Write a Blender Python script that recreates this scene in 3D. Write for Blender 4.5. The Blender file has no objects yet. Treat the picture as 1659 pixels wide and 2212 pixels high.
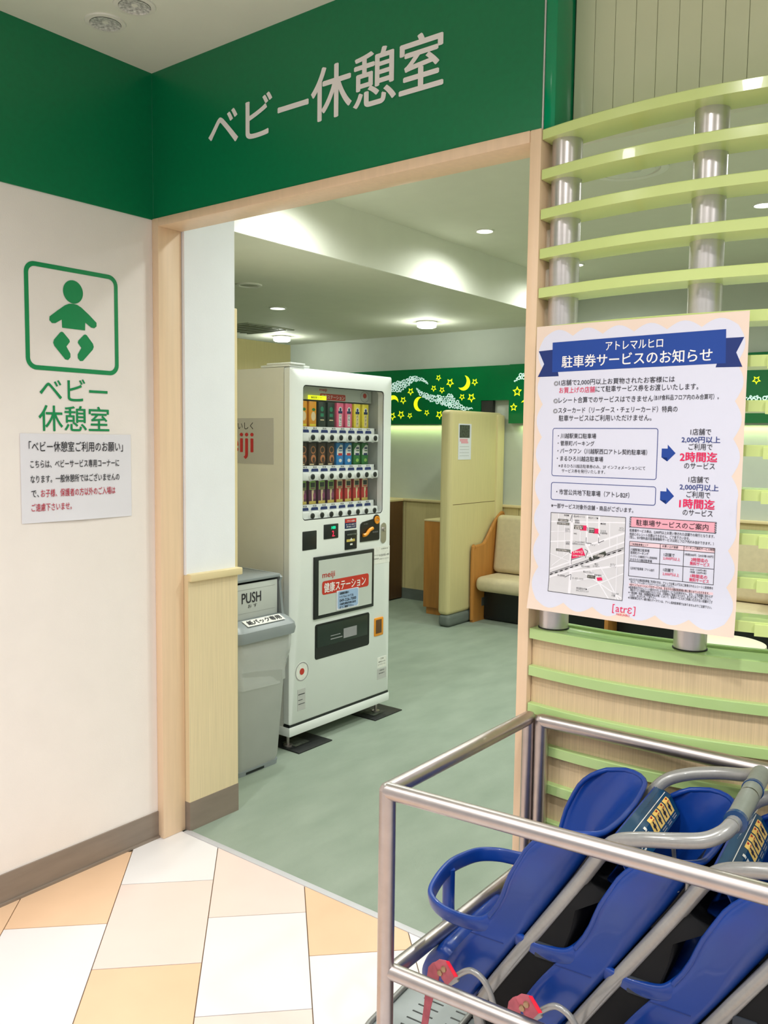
import bpy, bmesh, math, random
from mathutils import Vector, Matrix
random.seed(7)
SC = bpy.context.scene
COL = SC.collection
PI = math.pi
# ------------------------------------------------------------------ camera
yaw, pit, rol = math.radians(37.732), math.radians(4.84), math.radians(0.698)
fw = Vector((-math.sin(yaw)*math.cos(pit), math.cos(yaw)*math.cos(pit), -math.sin(pit)))
rt = Vector((math.cos(yaw), math.sin(yaw), 0)); up = rt.cross(fw)
rt2 = rt*math.cos(rol)+up*math.sin(rol); up2 = -rt*math.sin(rol)+up*math.cos(rol)
cd = bpy.data.cameras.new('camera'); cam = bpy.data.objects.new('camera', cd); COL.objects.link(cam)
cam.matrix_world = Matrix(((rt2.x, up2.x, -fw.x, 2.567), (rt2.y, up2.y, -fw.y, -1.956), (rt2.z, up2.z, -fw.z, 1.5), (0, 0, 0, 1)))
cd.sensor_fit = 'VERTICAL'; cd.sensor_height = 24; cd.lens = 1854.1/2212*24; cd.clip_start = 0.02
SC.camera = cam
# ------------------------------------------------------------------ world, lights, exposure
W = bpy.data.worlds.new('world'); SC.world = W; W.use_nodes = True
bg = W.node_tree.nodes['Background']; bg.inputs[0].default_value = (0.93, 0.97, 1.0, 1); bg.inputs[1].default_value = 0.53
def lamp(name, kind, loc, energy, color=(1, 1, 1), aim=(0, 0, -1), size=0.1, cone=140, blend=1.0, size_y=None):
    l = bpy.data.lights.new(name, kind); l.energy = energy; l.color = color
    if kind == 'SPOT': l.spot_size = math.radians(cone); l.spot_blend = blend; l.shadow_soft_size = size
    if kind == 'POINT': l.shadow_soft_size = size
    if kind == 'AREA':
        l.size = size
        if size_y: l.shape = 'RECTANGLE'; l.size_y = size_y
    o = bpy.data.objects.new(name, l); COL.objects.link(o); o.location = loc
    o.rotation_euler = Vector(aim).to_track_quat('-Z', 'Y').to_euler()
    return o
CZ = 2.763      # corridor ceiling
WARM = (1.0, 0.978, 0.968)
SPOTS_CORRIDOR = [(2.1, -1.25), (3.3, -1.0), (1.3, -2.9), (2.9, -3.2), (0.9, -1.7), (3.9, -2.2)]
for x, y in SPOTS_CORRIDOR:
    lamp('corridor_lamp', 'SPOT', (x, y, CZ-0.03), 88, WARM, size=0.07, cone=164)
COOL = (0.95, 1.0, 0.90)
YB = 4.55       # back wall of the baby room
ZL, ZU = 2.46, 2.75
SPOTS_UPPER = [(0.75, 0.62), (-0.19, 1.15), (-0.187, 2.553), (-0.168, 3.767), (1.2, 1.3), (1.3, 2.9), (2.5, 2.0), (2.4, 3.7)]  # includes added, unseen lamps just inside the doorway and behind the screen, for fill
for x, y in SPOTS_UPPER:
    lamp('room_lamp', 'SPOT', (x, y, ZU-0.035), 24 if y < 1 else 46 if x < 0 else 72, (0.96, 1.0, 0.94), size=0.05, cone=168, blend=1.0)
SPOTS_LOW = [(-2.021, 2.658)]
for x, y in SPOTS_LOW:
    lamp('room_lamp', 'SPOT', (x, y, ZL-0.035), 50, COOL, size=0.05, cone=140)
DOMES = [(-3.25, 3.95), (-1.522, 3.868)]
for x, y in DOMES:
    lamp('dome_lamp', 'POINT', (x, y, ZL-0.075), 9, COOL, size=0.05)
lamp('band_glow', 'AREA', (-1.9, YB-0.035, 1.63), 1.3, (0.75, 1.0, 0.40), (0, 0.15, -1), size=1.1, size_y=0.03)
lamp('band_glow', 'AREA', (0.2, YB-0.035, 1.63), 2.8, (0.75, 1.0, 0.40), (0, 0.15, -1), size=2.4, size_y=0.03)
vs = SC.view_settings
vs.view_transform = 'Standard'; vs.look = 'None'; vs.gamma = 1; vs.exposure = 0.0
try: vs.use_curve_mapping = False
except Exception: pass
# ------------------------------------------------------------------ materials
def s2l(c):
    r = []
    for v in c[:3]:
        v = v/255.0; r.append(v/12.92 if v <= 0.04045 else ((v+0.055)/1.055)**2.4)
    return (r[0], r[1], r[2], 1)
def mat(name, rgb, rough=0.5, metal=0.0, var=0.06, scale=(8, 8, 8), bump=0.0, bscale=None, emit=0.0, coat=0.0, alpha=1.0, trans=0.0, detail=4, rgb2=None, mixpow=0.5):
    m = bpy.data.materials.new(name); m.use_nodes = True; nt = m.node_tree; N = nt.nodes; L = nt.links
    b = N['Principled BSDF']; c = s2l(rgb)
    b.inputs['Roughness'].default_value = rough; b.inputs['Metallic'].default_value = metal
    b.inputs['Coat Weight'].default_value = coat
    if trans: b.inputs['Transmission Weight'].default_value = trans
    if alpha < 1: b.inputs['Alpha'].default_value = alpha
    if emit:
        b.inputs['Emission Color'].default_value = c; b.inputs['Emission Strength'].default_value = emit
    tc = N.new('ShaderNodeTexCoord'); mp = N.new('ShaderNodeMapping'); mp.inputs['Scale'].default_value = scale
    nz = N.new('ShaderNodeTexNoise'); nz.inputs['Scale'].default_value = 1.0; nz.inputs['Detail'].default_value = detail
    L.new(tc.outputs['Object'], mp.inputs[0]); L.new(mp.outputs[0], nz.inputs['Vector'])
    rp = N.new('ShaderNodeValToRGB'); rp.color_ramp.elements[0].position = 0.3; rp.color_ramp.elements[1].position = 0.7
    if rgb2: c1, c2 = s2l(rgb2), c
    else: c1 = tuple(v*(1-var) for v in c[:3])+(1,); c2 = tuple(min(1, v*(1+var)) for v in c[:3])+(1,)
    rp.color_ramp.elements[0].color = c1; rp.color_ramp.elements[1].color = c2
    L.new(nz.outputs['Fac'], rp.inputs[0]); L.new(rp.outputs[0], b.inputs['Base Color'])
    if bump:
        bp = N.new('ShaderNodeBump'); bp.inputs['Strength'].default_value = bump; bp.inputs['Distance'].default_value = 0.002
        if bscale:
            n2 = N.new('ShaderNodeTexNoise'); n2.inputs['Scale'].default_value = bscale; L.new(tc.outputs['Object'], n2.inputs['Vector']); L.new(n2.outputs['Fac'], bp.inputs['Height'])
        else: L.new(nz.outputs['Fac'], bp.inputs['Height'])
        L.new(bp.outputs[0], b.inputs['Normal'])
    return m
M = {}
M['wall_white'] = mat('wall_white', (240, 232, 227), 0.6, var=0.015, bump=0.15, bscale=220)
M['wall_cool'] = mat('wall_cool', (240, 243, 248), 0.6, var=0.015, bump=0.15, bscale=220)
M['room_wall'] = mat('room_wall', (194, 200, 188), 0.6, var=0.02)
M['ceil_corr'] = mat('ceil_corr', (220, 223, 207), 0.8, var=0.015, bump=0.1, bscale=150)
M['ceil_room'] = mat('ceil_room', (220, 221, 204), 0.8, var=0.015)
M['beam'] = mat('beam', (232, 233, 220), 0.8, var=0.015)
M['green'] = mat('green', (0, 120, 74), 0.35, var=0.05, scale=(60, 60, 60))
M['green_gloss'] = mat('green_gloss', (0, 140, 92), 0.12, var=0.03)
M['white_letter'] = mat('white_letter', (246, 240, 238), 0.5, var=0.01)
M['green_letter'] = mat('green_letter', (0, 140, 80), 0.4, var=0.03)
M['frame'] = mat('frame', (236, 206, 172), 0.4, var=0.035, scale=(60, 60, 3))
M['cream'] = mat('cream', (228, 209, 170), 0.45, var=0.07, scale=(260, 260, 4), bump=0.1)
M['cream_flat'] = mat('cream_flat', (226, 208, 162), 0.45, var=0.02)
M['beige'] = mat('beige', (214, 190, 152), 0.5, var=0.09, scale=(330, 330, 5), bump=0.15)
M['baseboard'] = mat('baseboard', (138, 124, 112), 0.5, var=0.10, scale=(5, 5, 30))
M['base_room'] = mat('base_room', (104, 112, 106), 0.55, var=0.10, scale=(5, 5, 30))
M['grout'] = mat('grout', (120, 96, 72), 0.7, var=0.1)
M['tile_white'] = mat('tile_white', (230, 226, 227), 0.28, var=0.012, scale=(5, 5, 5))
M['tile_pink'] = mat('tile_pink', (229, 210, 202), 0.28, var=0.02, scale=(5, 5, 5))
M['tile_peach'] = mat('tile_peach', (232, 194, 160), 0.28, var=0.03, scale=(5, 5, 5))
M['carpet'] = mat('carpet', (148, 160, 146), 0.85, scale=(7, 3, 7), bump=0.5, bscale=500, detail=12, rgb2=(134, 148, 133))
M['threshold'] = mat('threshold', (196, 196, 200), 0.4, var=0.03)
M['alu'] = mat('alu', (190, 188, 184), 0.35, metal=0.9, var=0.04, scale=(3, 3, 3))
M['steel'] = mat('steel', (192, 184, 182), 0.36, metal=1.0, var=0.05, scale=(40, 40, 40))
M['tube_post'] = mat('tube_post', (214, 208, 208), 0.30, metal=0.75, var=0.03, scale=(2, 2, 60))
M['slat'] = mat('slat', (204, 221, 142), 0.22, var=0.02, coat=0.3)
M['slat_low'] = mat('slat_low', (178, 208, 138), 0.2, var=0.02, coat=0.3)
M['board'] = mat('board', (212, 216, 182), 0.14, var=0.02)
M['board_gap'] = mat('board_gap', (128, 132, 104), 0.6)
M['dark_gap'] = mat('dark_gap', (40, 42, 36), 0.8)
M['paper'] = mat('paper', (228, 228, 238), 0.5, var=0.01)
M['note_paper'] = mat('note_paper', (228, 226, 234), 0.45, var=0.01)
M['peach_print'] = mat('peach_print', (232, 212, 196), 0.5, var=0.02)
M['cloud'] = mat('cloud', (216, 218, 234), 0.45, var=0.01)
M['blue_print'] = mat('blue_print', (8, 62, 150), 0.6, var=0.02)
M['blue_dark_print'] = mat('blue_dark_print', (6, 40, 112), 0.6, var=0.02)
M['navy_print'] = mat('navy_print', (40, 58, 130), 0.5, var=0.02)
M['black_print'] = mat('black_print', (34, 32, 42), 0.5, var=0.05)
M['grey_print'] = mat('grey_print', (150, 150, 154), 0.5)
M['pink_print'] = mat('pink_print', (226, 20, 88), 0.5, var=0.03)
M['pinkish_print'] = mat('pinkish_print', (236, 168, 184), 0.5, var=0.03)
M['palepink_print'] = mat('palepink_print', (240, 206, 214), 0.5, var=0.02)
M['map_grey'] = mat('map_grey', (214, 214, 218), 0.5, var=0.02)
M['map_road'] = mat('map_road', (236, 236, 242), 0.5, var=0.01)
M['red_letter'] = mat('red_letter', (196, 52, 76), 0.5, var=0.03)
M['mach'] = mat('mach', (234, 238, 236), 0.3, var=0.01, coat=0.2)
M['mach_side'] = mat('mach_side', (226, 226, 218), 0.4, var=0.02)
M['mach_in'] = mat('mach_in', (196, 202, 196), 0.4, var=0.02)
M['black'] = mat('black', (22, 26, 26), 0.35, var=0.1)
M['black_rubber'] = mat('black_rubber', (26, 28, 28), 0.5, var=0.3, scale=(40, 40, 40), bump=0.5)
M['grey_logo'] = mat('grey_logo', (192, 192, 190), 0.4, var=0.01)
M['red'] = mat('red', (196, 50, 36), 0.4, var=0.03)
M['orange'] = mat('orange', (232, 148, 34), 0.35, var=0.04)
M['green_led'] = mat('green_led', (20, 230, 170), 0.5, emit=1.2)
M['red_led'] = mat('red_led', (240, 40, 80), 0.5, emit=1.2)
M['glass'] = mat('glass', (110, 120, 112), 0.02, var=0.0, alpha=0.10)
M['bin'] = mat('bin', (172, 174, 170), 0.4, var=0.03)
M['bin_lid'] = mat('bin_lid', (138, 145, 148), 0.35, var=0.03)
M['bin_flap'] = mat('bin_flap', (190, 194, 190), 0.35, var=0.02)
M['plastic_bag'] = mat('plastic_bag', (232, 234, 232), 0.10, var=0.02, alpha=0.40, bump=1.0, bscale=22)
M['wood'] = mat('wood', (184, 124, 58), 0.4, var=0.12, scale=(30, 30, 3))
M['wood_dark'] = mat('wood_dark', (98, 66, 36), 0.5, var=0.1, scale=(30, 30, 3))
M['cushion'] = mat('cushion', (206, 192, 158), 0.6, var=0.05, scale=(30, 30, 30), bump=0.1)
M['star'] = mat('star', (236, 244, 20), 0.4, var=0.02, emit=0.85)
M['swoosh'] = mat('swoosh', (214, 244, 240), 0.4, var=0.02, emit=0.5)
M['dark_room'] = mat('dark_room', (70, 76, 72), 0.8)
M['lamp_on'] = mat('lamp_on', (255, 255, 250), 0.5, emit=6)
M['lamp_rim'] = mat('lamp_rim', (226, 226, 214), 0.4, var=0.02)
M['reflector'] = mat('reflector', (212, 208, 204), 0.25, metal=0.15, var=0.55, scale=(90, 90, 4))  # pale streaks in the colour stand for reflections in the lamp bowl
M['vent'] = mat('vent', (170, 172, 156), 0.6)
M['blue'] = mat('blue', (8, 57, 140), 0.34, var=0.05, scale=(6, 6, 6), coat=0.15)
M['blue_mid'] = mat('blue_mid', (14, 52, 122), 0.3, var=0.06, scale=(6, 6, 6), coat=0.2)
M['label_teal'] = mat('label_teal', (14, 66, 100), 0.3, var=0.03)
M['label_yellow'] = mat('label_yellow', (246, 206, 110), 0.4, var=0.03)
M['frame_grey'] = mat('frame_grey', (150, 150, 148), 0.28, metal=0.25, var=0.05, scale=(120, 120, 120), coat=0.4)
M['grip'] = mat('grip', (126, 132, 126), 0.45, var=0.05, scale=(90, 90, 90))
M['collar'] = mat('collar', (14, 62, 110), 0.25, var=0.04, coat=0.3)
M['grey_plastic'] = mat('grey_plastic', (164, 172, 172), 0.45, var=0.08, scale=(12, 12, 12))
M['strap'] = mat('strap', (176, 88, 100), 0.7, var=0.22, scale=(40, 40, 40), bump=0.4)
M['strap_red'] = mat('strap_red', (246, 20, 60), 0.6, var=0.1)
M['black_fabric'] = mat('black_fabric', (4, 5, 8), 0.95, var=0.2, scale=(30, 30, 30), bump=0.3)
M['dark_grey'] = mat('dark_grey', (40, 48, 58), 0.5)
M['snap'] = mat('snap', (170, 142, 112), 0.35, metal=0.7, var=0.1)
M['stool_top'] = mat('stool_top', (226, 222, 198), 0.4, var=0.03)
M['photo_dark'] = mat('photo_dark', (70, 76, 66), 0.6, var=0.6, scale=(60, 60, 60))
# ------------------------------------------------------------------ mesh helpers
class MB:
    def __init__(s): s.b = bmesh.new()
    def box(s, x0, x1, y0, y1, z0, z1, bev=0, seg=2, rot=None):
        t = bmesh.new(); bmesh.ops.create_cube(t, size=1)
        c = Vector(((x0+x1)/2, (y0+y1)/2, (z0+z1)/2))
        for v in t.verts: v.co = Vector((v.co.x*(x1-x0), v.co.y*(y1-y0), v.co.z*(z1-z0)))
        if bev: bmesh.ops.bevel(t, geom=t.edges[:], offset=bev, segments=seg, affect='EDGES', profile=0.5)
        for v in t.verts: v.co = (rot @ v.co if rot else v.co)+c
        s._m(t); return s
    def _m(s, t):
        me = bpy.data.meshes.new('t'); t.to_mesh(me); t.free(); s.b.from_mesh(me); bpy.data.meshes.remove(me)
    def face(s, pts):
        vs_ = [s.b.verts.new(p) for p in pts]; s.b.faces.new(vs_); return s
    def prism(s, pts, off):            # closed polygon extruded by off
        off = Vector(off); a = [s.b.verts.new(p) for p in pts]; b = [s.b.verts.new(Vector(p)+off) for p in pts]; n = len(pts)
        s.b.faces.new(a[::-1]); s.b.faces.new(b)
        for i in range(n): s.b.faces.new((a[i], a[(i+1) % n], b[(i+1) % n], b[i]))
        bmesh.ops.recalc_face_normals(s.b, faces=s.b.faces[:]); return s
    def tube(s, path, r, n=14, caps=True, flat=None, closed=False, radii=None, sq=1.0):
        def se(v): return math.copysign(abs(v)**sq, v)
        P = [Vector(p) for p in path]; rings = []; prev = None; m = len(P)
        for i, p in enumerate(P):
            if closed: t = (P[(i+1) % m]-P[i-1]).normalized()
            else: t = (P[min(i+1, m-1)]-P[max(i-1, 0)]).normalized()
            if prev is None:
                ref = Vector((0, 0, 1)) if abs(t.z) < 0.9 else Vector((1, 0, 0)); u = t.cross(ref).normalized()
            else:
                u = prev-t*prev.dot(t); u.normalize()
            prev = u; w = t.cross(u); rr = radii[i] if radii else r
            ru, rw = (rr, rr) if flat is None else (rr*flat[0], rr*flat[1])
            rings.append([s.b.verts.new(p+u*ru*se(math.cos(2*PI*k/n))+w*rw*se(math.sin(2*PI*k/n))) for k in range(n)])
        R = range(m) if closed else range(m-1)
        for i in R:
            A, B = rings[i], rings[(i+1) % m]
            for k in range(n): s.b.faces.new((A[k], A[(k+1) % n], B[(k+1) % n], B[k]))
        if caps and not closed:
            s.b.faces.new(rings[0][::-1]); s.b.faces.new(rings[-1])
        return s
    def lathe(s, c, prof, n=32, axis='z'):
        c = Vector(c); rings = []
        for r, h in prof:
            R = []
            for k in range(n):
                a = 2*PI*k/n; q = (r*math.cos(a), r*math.sin(a), h)
                if axis == 'x': q = (h, r*math.cos(a), r*math.sin(a))
                if axis == 'y': q = (r*math.cos(a), h, r*math.sin(a))
                R.append(s.b.verts.new(c+Vector(q)))
            rings.append(R)
        for A, B in zip(rings, rings[1:]):
            for k in range(n): s.b.faces.new((A[k], A[(k+1) % n], B[(k+1) % n], B[k]))
        if prof[0][0] > 1e-5: s.b.faces.new(rings[0][::-1])
        if prof[-1][0] > 1e-5: s.b.faces.new(rings[-1])
        bmesh.ops.remove_doubles(s.b, verts=s.b.verts[:], dist=1e-6)
        return s
    def grid(s, rows):
        V = [[s.b.verts.new(p) for p in r] for r in rows]
        for A, B in zip(V, V[1:]):
            for k in range(len(A)-1): s.b.faces.new((A[k], A[k+1], B[k+1], B[k]))
        return s
def origin_of(o):
    v = Vector((0, 0, 0))
    while o: v = v+Vector(o.location); o = o.parent
    return v
def obj(name, mb, m, parent=None, smooth=35, label=None, cat=None, group=None, kind=None, solid=None):
    b = mb.b if isinstance(mb, MB) else mb
    if solid is None: bmesh.ops.recalc_face_normals(b, faces=b.faces[:])
    me = bpy.data.meshes.new(name); b.to_mesh(me); b.free()
    return link(name, me, m, parent, smooth, label, cat, group, kind)
def link(name, me, m, parent=None, smooth=35, label=None, cat=None, group=None, kind=None):
    o = bpy.data.objects.new(name, me); COL.objects.link(o)
    if parent is not None:
        off = origin_of(parent); o.parent = parent
    elif kind == 'structure' or not me.vertices: off = Vector((0, 0, 0))
    else:
        xs = [v.co.x for v in me.vertices]; ys = [v.co.y for v in me.vertices]; zs = [v.co.z for v in me.vertices]
        off = Vector(((min(xs)+max(xs))/2, (min(ys)+max(ys))/2, min(zs))); o.location = off
    if off.length: me.transform(Matrix.Translation(-off))
    for mm in (m if isinstance(m, (list, tuple)) else [m]): me.materials.append(M[mm])
    if smooth:
        me.shade_smooth(); me.set_sharp_from_angle(angle=math.radians(smooth))
    tag(o, label, cat, group, kind); return o
def tag(o, label=None, cat=None, group=None, kind=None):
    if label: o['label'] = label
    if cat: o['category'] = cat
    if group: o['group'] = group
    if kind: o['kind'] = kind
    return o
def thing(name, loc, label, cat, group=None):
    o = bpy.data.objects.new(name, None); COL.objects.link(o); o.location = loc; o.empty_display_size = 0.1
    return tag(o, label, cat, group)
def struct(name, mb, m, parent=None, smooth=35): return obj(name, mb, m, parent, smooth, kind=None if parent else 'structure')
def text_mesh(body, bold=0.0, res=3, shear=0.0):
    c = bpy.data.curves.new('txt', 'FONT'); c.body = body; c.resolution_u = res; c.offset = bold; c.shear = shear
    c.fill_mode = 'FRONT'
    o = bpy.data.objects.new('txt', c); COL.objects.link(o)
    dg = bpy.context.evaluated_depsgraph_get(); me = bpy.data.meshes.new_from_object(o.evaluated_get(dg), depsgraph=dg)
    bpy.data.objects.remove(o); bpy.data.curves.remove(c)
    tri = bpy.data.meshes.new('txt'); V = []; F = []
    for p in me.polygons:      # every face a hair apart, so overlapping strokes never share a plane
        z = 8e-6*(p.index % 16); i0 = len(V)
        V += [(me.vertices[k].co.x, me.vertices[k].co.y, z) for k in p.vertices]; F.append(list(range(i0, len(V))))
    tri.from_pydata(V, [], F); bpy.data.meshes.remove(me); return tri
def text_add(b, body, c, width, height=None, U=(1, 0, 0), V=(0, 0, 1), bold=0.0, res=3, warp=None, left=False):
    """adds flat lettering centred on c (or starting at c), fitted to a width and height, to bmesh b"""
    me = text_mesh(body, 0.0, res); U = Vector(U); V = Vector(V); c = Vector(c)
    if not me.vertices: return
    xs = [v.co.x for v in me.vertices]; ys = [v.co.y for v in me.vertices]
    x0, x1, y0, y1 = min(xs), max(xs), min(ys), max(ys)
    sx = width/max(x1-x0, 1e-6) if width else None
    sy = height/max(y1-y0, 1e-6) if height else sx
    if sx is None: sx = sy
    for v in me.vertices:
        px = (v.co.x-(x0 if left else (x0+x1)/2))*sx; py = (v.co.y-(y0+y1)/2)*sy
        v.co = c+U*px+V*py+U.cross(V)*v.co.z
    b.from_mesh(me)
    extra = bold*.75
    if extra > 0.0025 and sx:
        for q, (ox, oy) in enumerate(((extra, 0), (-extra, 0), (0, extra*.6), (0, -extra*.6))):
            m2 = me.copy(); m2.transform(Matrix.Translation(U*ox*sx+V*oy*sy+U.cross(V)*(q+1)*1.35e-4)); b.from_mesh(m2); bpy.data.meshes.remove(m2)
    bpy.data.meshes.remove(me)
def letters(name, items, m, parent, **kw):
    for it in items:
        b = bmesh.new(); text_add(b, *it[:4], **{**kw, **(it[4] if len(it) > 4 else {})})
        o = obj(name, b, m, parent, smooth=None, solid=True)
    return o
def arc_pts(c, r, a0, a1, n):
    return [(c[0]+r*math.cos(a0+(a1-a0)*i/n), c[1]+r*math.sin(a0+(a1-a0)*i/n)) for i in range(n+1)]
def rrect(x0, x1, y0, y1, r, n=5):
    p = []
    for cx, cy, a in ((x1-r, y1-r, 0), (x0+r, y1-r, PI/2), (x0+r, y0+r, PI), (x1-r, y0+r, 1.5*PI)): p += arc_pts((cx, cy), r, a, a+PI/2, n)
    return p
def smooth_path(pts, k=6):
    P = [Vector(p) for p in pts]; out = []
    for i in range(len(P)-1):
        p0 = P[max(i-1, 0)]; p1 = P[i]; p2 = P[i+1]; p3 = P[min(i+2, len(P)-1)]
        for j in range(k):
            t = j/k; out.append(0.5*((2*p1)+(p2-p0)*t+(2*p0-5*p1+4*p2-p3)*t*t+(3*p1-p0-3*p2+p3)*t*t*t))
    out.append(P[-1]); return out
def ring_strip(b, outer, inner, conv):
    n = len(outer); A = [b.b.verts.new(conv(p)) for p in outer]; B = [b.b.verts.new(conv(p)) for p in inner]
    for i in range(n): b.b.faces.new((A[i], A[(i+1) % n], B[(i+1) % n], B[i]))
def clip(poly, a, b, c):               # keep a*x+b*y<=c
    out = []
    for i in range(len(poly)):
        p, q = poly[i], poly[(i+1) % len(poly)]; dp = a*p[0]+b*p[1]-c; dq = a*q[0]+b*q[1]-c
        if dp <= 0: out.append(p)
        if dp*dq < 0:
            t = dp/(dp-dq); out.append((p[0]+(q[0]-p[0])*t, p[1]+(q[1]-p[1])*t))
    return out
# ------------------------------------------------------------------ SETTING
# corridor floor with diagonal tiles
FL = struct('floor', MB().box(-0.3, 1.54, -4.6, 0.083, -0.12, -0.0035).box(1.54, 5.0, -4.6, 0.36, -0.12, -0.0035), 'grout', smooth=None)
S2 = math.sqrt(2); cw = 0.4325; tl = 0.66
fixed = {(-3, 1): 'tile_peach', (-3, 2): 'tile_pink', (-2, 0): 'tile_peach', (-2, 1): 'tile_white', (-2, 2): 'tile_pink', (-2, -1): 'tile_white', (-1, 0): 'tile_white', (-1, 1): 'tile_pink', (-1, 2): 'tile_peach',
         (0, 0): 'tile_pink', (0, 1): 'tile_white', (0, 2): 'tile_pink', (0, -1): 'tile_peach', (1, 0): 'tile_peach', (1, 1): 'tile_peach', (1, 2): 'tile_white', (1, 3): 'tile_pink', (2, 0): 'tile_pink', (2, 1): 'tile_white', (2, 2): 'tile_peach', (3, 1): 'tile_pink', (3, 2): 'tile_white'}
tiles = 0
for k in range(-11, 12):
    for n in range(-4, 14):
        base = 0.82 if k % 2 == 0 else 0.49
        a0 = 0.32+cw*k; a1 = a0+cw; b0 = base+tl*(n-1); b1 = b0+tl; g = 0.0022
        q = [((a+b)/2, (a-b)/2) for a, b in ((a0+g, b0+g), (a1-g, b0+g), (a1-g, b1-g), (a0+g, b1-g))]
        q = clip(q, -1, 0, -0.0); q = clip(q, 1, 0, 4.9) if q else q; q = clip(q, 0, -1, 4.5) if q else q
        def area(q): return abs(sum(q[i][0]*q[(i+1) % len(q)][1]-q[(i+1) % len(q)][0]*q[i][1] for i in range(len(q)))/2) if len(q) > 2 else 0
        xs_ = [p[0] for p in q] or [0]
        if max(p[1] for p in q) <= 0.08 if q else True: polys = [q]
        elif min(xs_) > 1.5: polys = [clip(q, 0, 1, 0.355)]
        else:
            qa = clip(clip(q, 1, 0, 1.53), 0, 1, 0.082) if max(xs_) > 1.53 else clip(q, 0, 1, 0.082)
            polys = [qa]
            if max(xs_) > 1.54:
                qb = clip(q, -1, 0, -1.532); qb = clip(qb, 0, 1, 0.355) if qb else qb
                polys.append(qb)
        polys = [p for p in polys if area(p) > 0.0005]
        if not polys: continue
        # column -2 and 0 share the 0.82 family; keep the seen colours, others repeat in a quiet rhythm
        kind = fixed.get((k, n)) or random.choice(['tile_white', 'tile_pink', 'tile_peach', 'tile_white'])
        t = MB()
        for pq in polys: t.prism([(x, y, -0.006) for x, y in pq], (0, 0, 0.006))
        obj('tile', t, kind, FL, smooth=None); tiles += 1
struct('trim_1', MB().box(0.045, 1.5, 0.079, 0.104, -0.01, 0.0025, 0.001), 'threshold')
struct('carpet_floor', MB().box(-4.1, 1.54, 0.1, 4.75, -0.1, 0.0).box(1.54, 3.3, 0.36, 4.75, -0.1, 0.0), 'carpet', smooth=None)
# corridor side wall (left), green band, baseboard
struct('wall_left', MB().box(-0.12, 0.0, -4.6, 0.0, 0, CZ), 'wall_white', smooth=None)
struct('trim_2', MB().box(0.0, 0.004, -4.5, 0.0, 2.264, CZ), 'green', smooth=None)
struct('baseboard_left', MB().box(0.0, 0.006, -4.5, -0.001, 0.0, 0.1).box(0, 0.014, -4.5, -0.001, 0, 0.008), 'baseboard', smooth=None)
struct('ceiling', MB().box(-0.2, 5.0, -4.6, 0.0, CZ, CZ+0.1), 'ceil_corr', smooth=None)
# header wall over the opening
struct('wall_front', MB().box(0.0, 1.53, 0.004, 0.1, 2.262, CZ+0.1).box(1.56, 3.3, 0.112, 0.16, 2.262, CZ+0.1), 'wall_white', smooth=None)
struct('trim_3', MB().box(0.0041, 1.527, -0.0, 0.004, 2.267, CZ), 'green', smooth=None)
struct('trim_4', MB().box(1.531, 1.562, 0.004, 0.105, 2.262, CZ, 0.004), 'green_gloss')
# door frame
DF = struct('door_1', MB().box(0.0, 0.035, -0.004, 0.0992, 0.0, 2.267, 0.003), 'frame')
DF.name = 'door_frame'; DF['kind'] = 'structure'
obj('head_jamb', MB().box(0.035, 1.499, -0.004, 0.1, 2.237, 2.267, 0.003), 'frame', DF)
obj('side_jamb', MB().box(1.499, 1.531, -0.004, 0.105, 0.0, 2.267, 0.004), 'frame', DF)
# vertical boards over the slatted screen
WR = struct('wall_right', MB().box(1.555, 3.3, 0.108, 0.111, 2.27, CZ), 'board_gap', smooth=None)
x = 1.5645
while x < 3.25:
    obj('board', MB().box(x, x+0.0512, 0.098, 0.108, 2.28, CZ, 0.0008, 1), 'board', WR, smooth=None); x += 0.0522
obj('edge_strip', MB().box(1.57, 3.3, 0.094, 0.108, 2.272, 2.280, 0.001), 'alu', WR)
# stub wall inside the opening, with dado
struct('wall_stub', MB().box(-4.1, 0.048, 0.101, 0.343, 0, ZU), 'wall_cool', smooth=None)
struct('wall_stub_dado', MB().box(-0.02, 0.058, 0.1004, 0.3455, 0.1, 0.985), 'cream', smooth=None)
struct('trim_5', MB().box(0.03, 0.074, 0.101, 0.360, 0.962, 0.990, 0.004), 'cream_flat')
struct('baseboard_stub', MB().box(-0.02, 0.060, 0.0998, 0.3475, 0, 0.112), 'baseboard', smooth=None)
struct('trim_6', MB().box(-0.95, 0.030, 0.348, 0.374, 0.0, 2.0, 0.003), 'cream_flat')
# baby room shell
struct('wall_back', MB().box(-4.1, 3.3, YB, YB+0.1, 0, ZU+0.05), 'room_wall', smooth=None)
M['cream_room'] = mat('cream_room', (214, 200, 148), 0.45, var=0.06, scale=(260, 260, 4), bump=0.1)
WD = struct('wall_back_dado', MB().box(-4.0, 3.3, YB-0.008, YB, 0.1, 0.94), 'wood_dark', smooth=None)
for i in range(12): obj('panel', MB().box(-3.998+i*.6, -4.002+(i+1)*.6, YB-0.012, YB-0.008, 0.1, 0.94), 'cream_room', WD, smooth=None)
struct('trim_7', MB().box(-4.0, 3.3, YB-0.034, YB, 0.928, 0.950, 0.003), 'cream_flat')
struct('baseboard_back', MB().box(-4.0, 3.3, YB-0.018, YB-0.012, 0, 0.1), 'base_room', smooth=None)
struct('wall_far_left', MB().box(-4.2, -4.0, 0.3, 4.7, 0, ZU), 'room_wall', smooth=None)
struct('wall_far_right', MB().box(3.2, 3.4, 0.0, 4.7, 0, ZU), 'room_wall', smooth=None)
struct('room_ceiling', MB().box(-0.515, 3.4, 0.1, 4.65, ZU, ZU+0.08), 'ceil_room', smooth=None)
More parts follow.
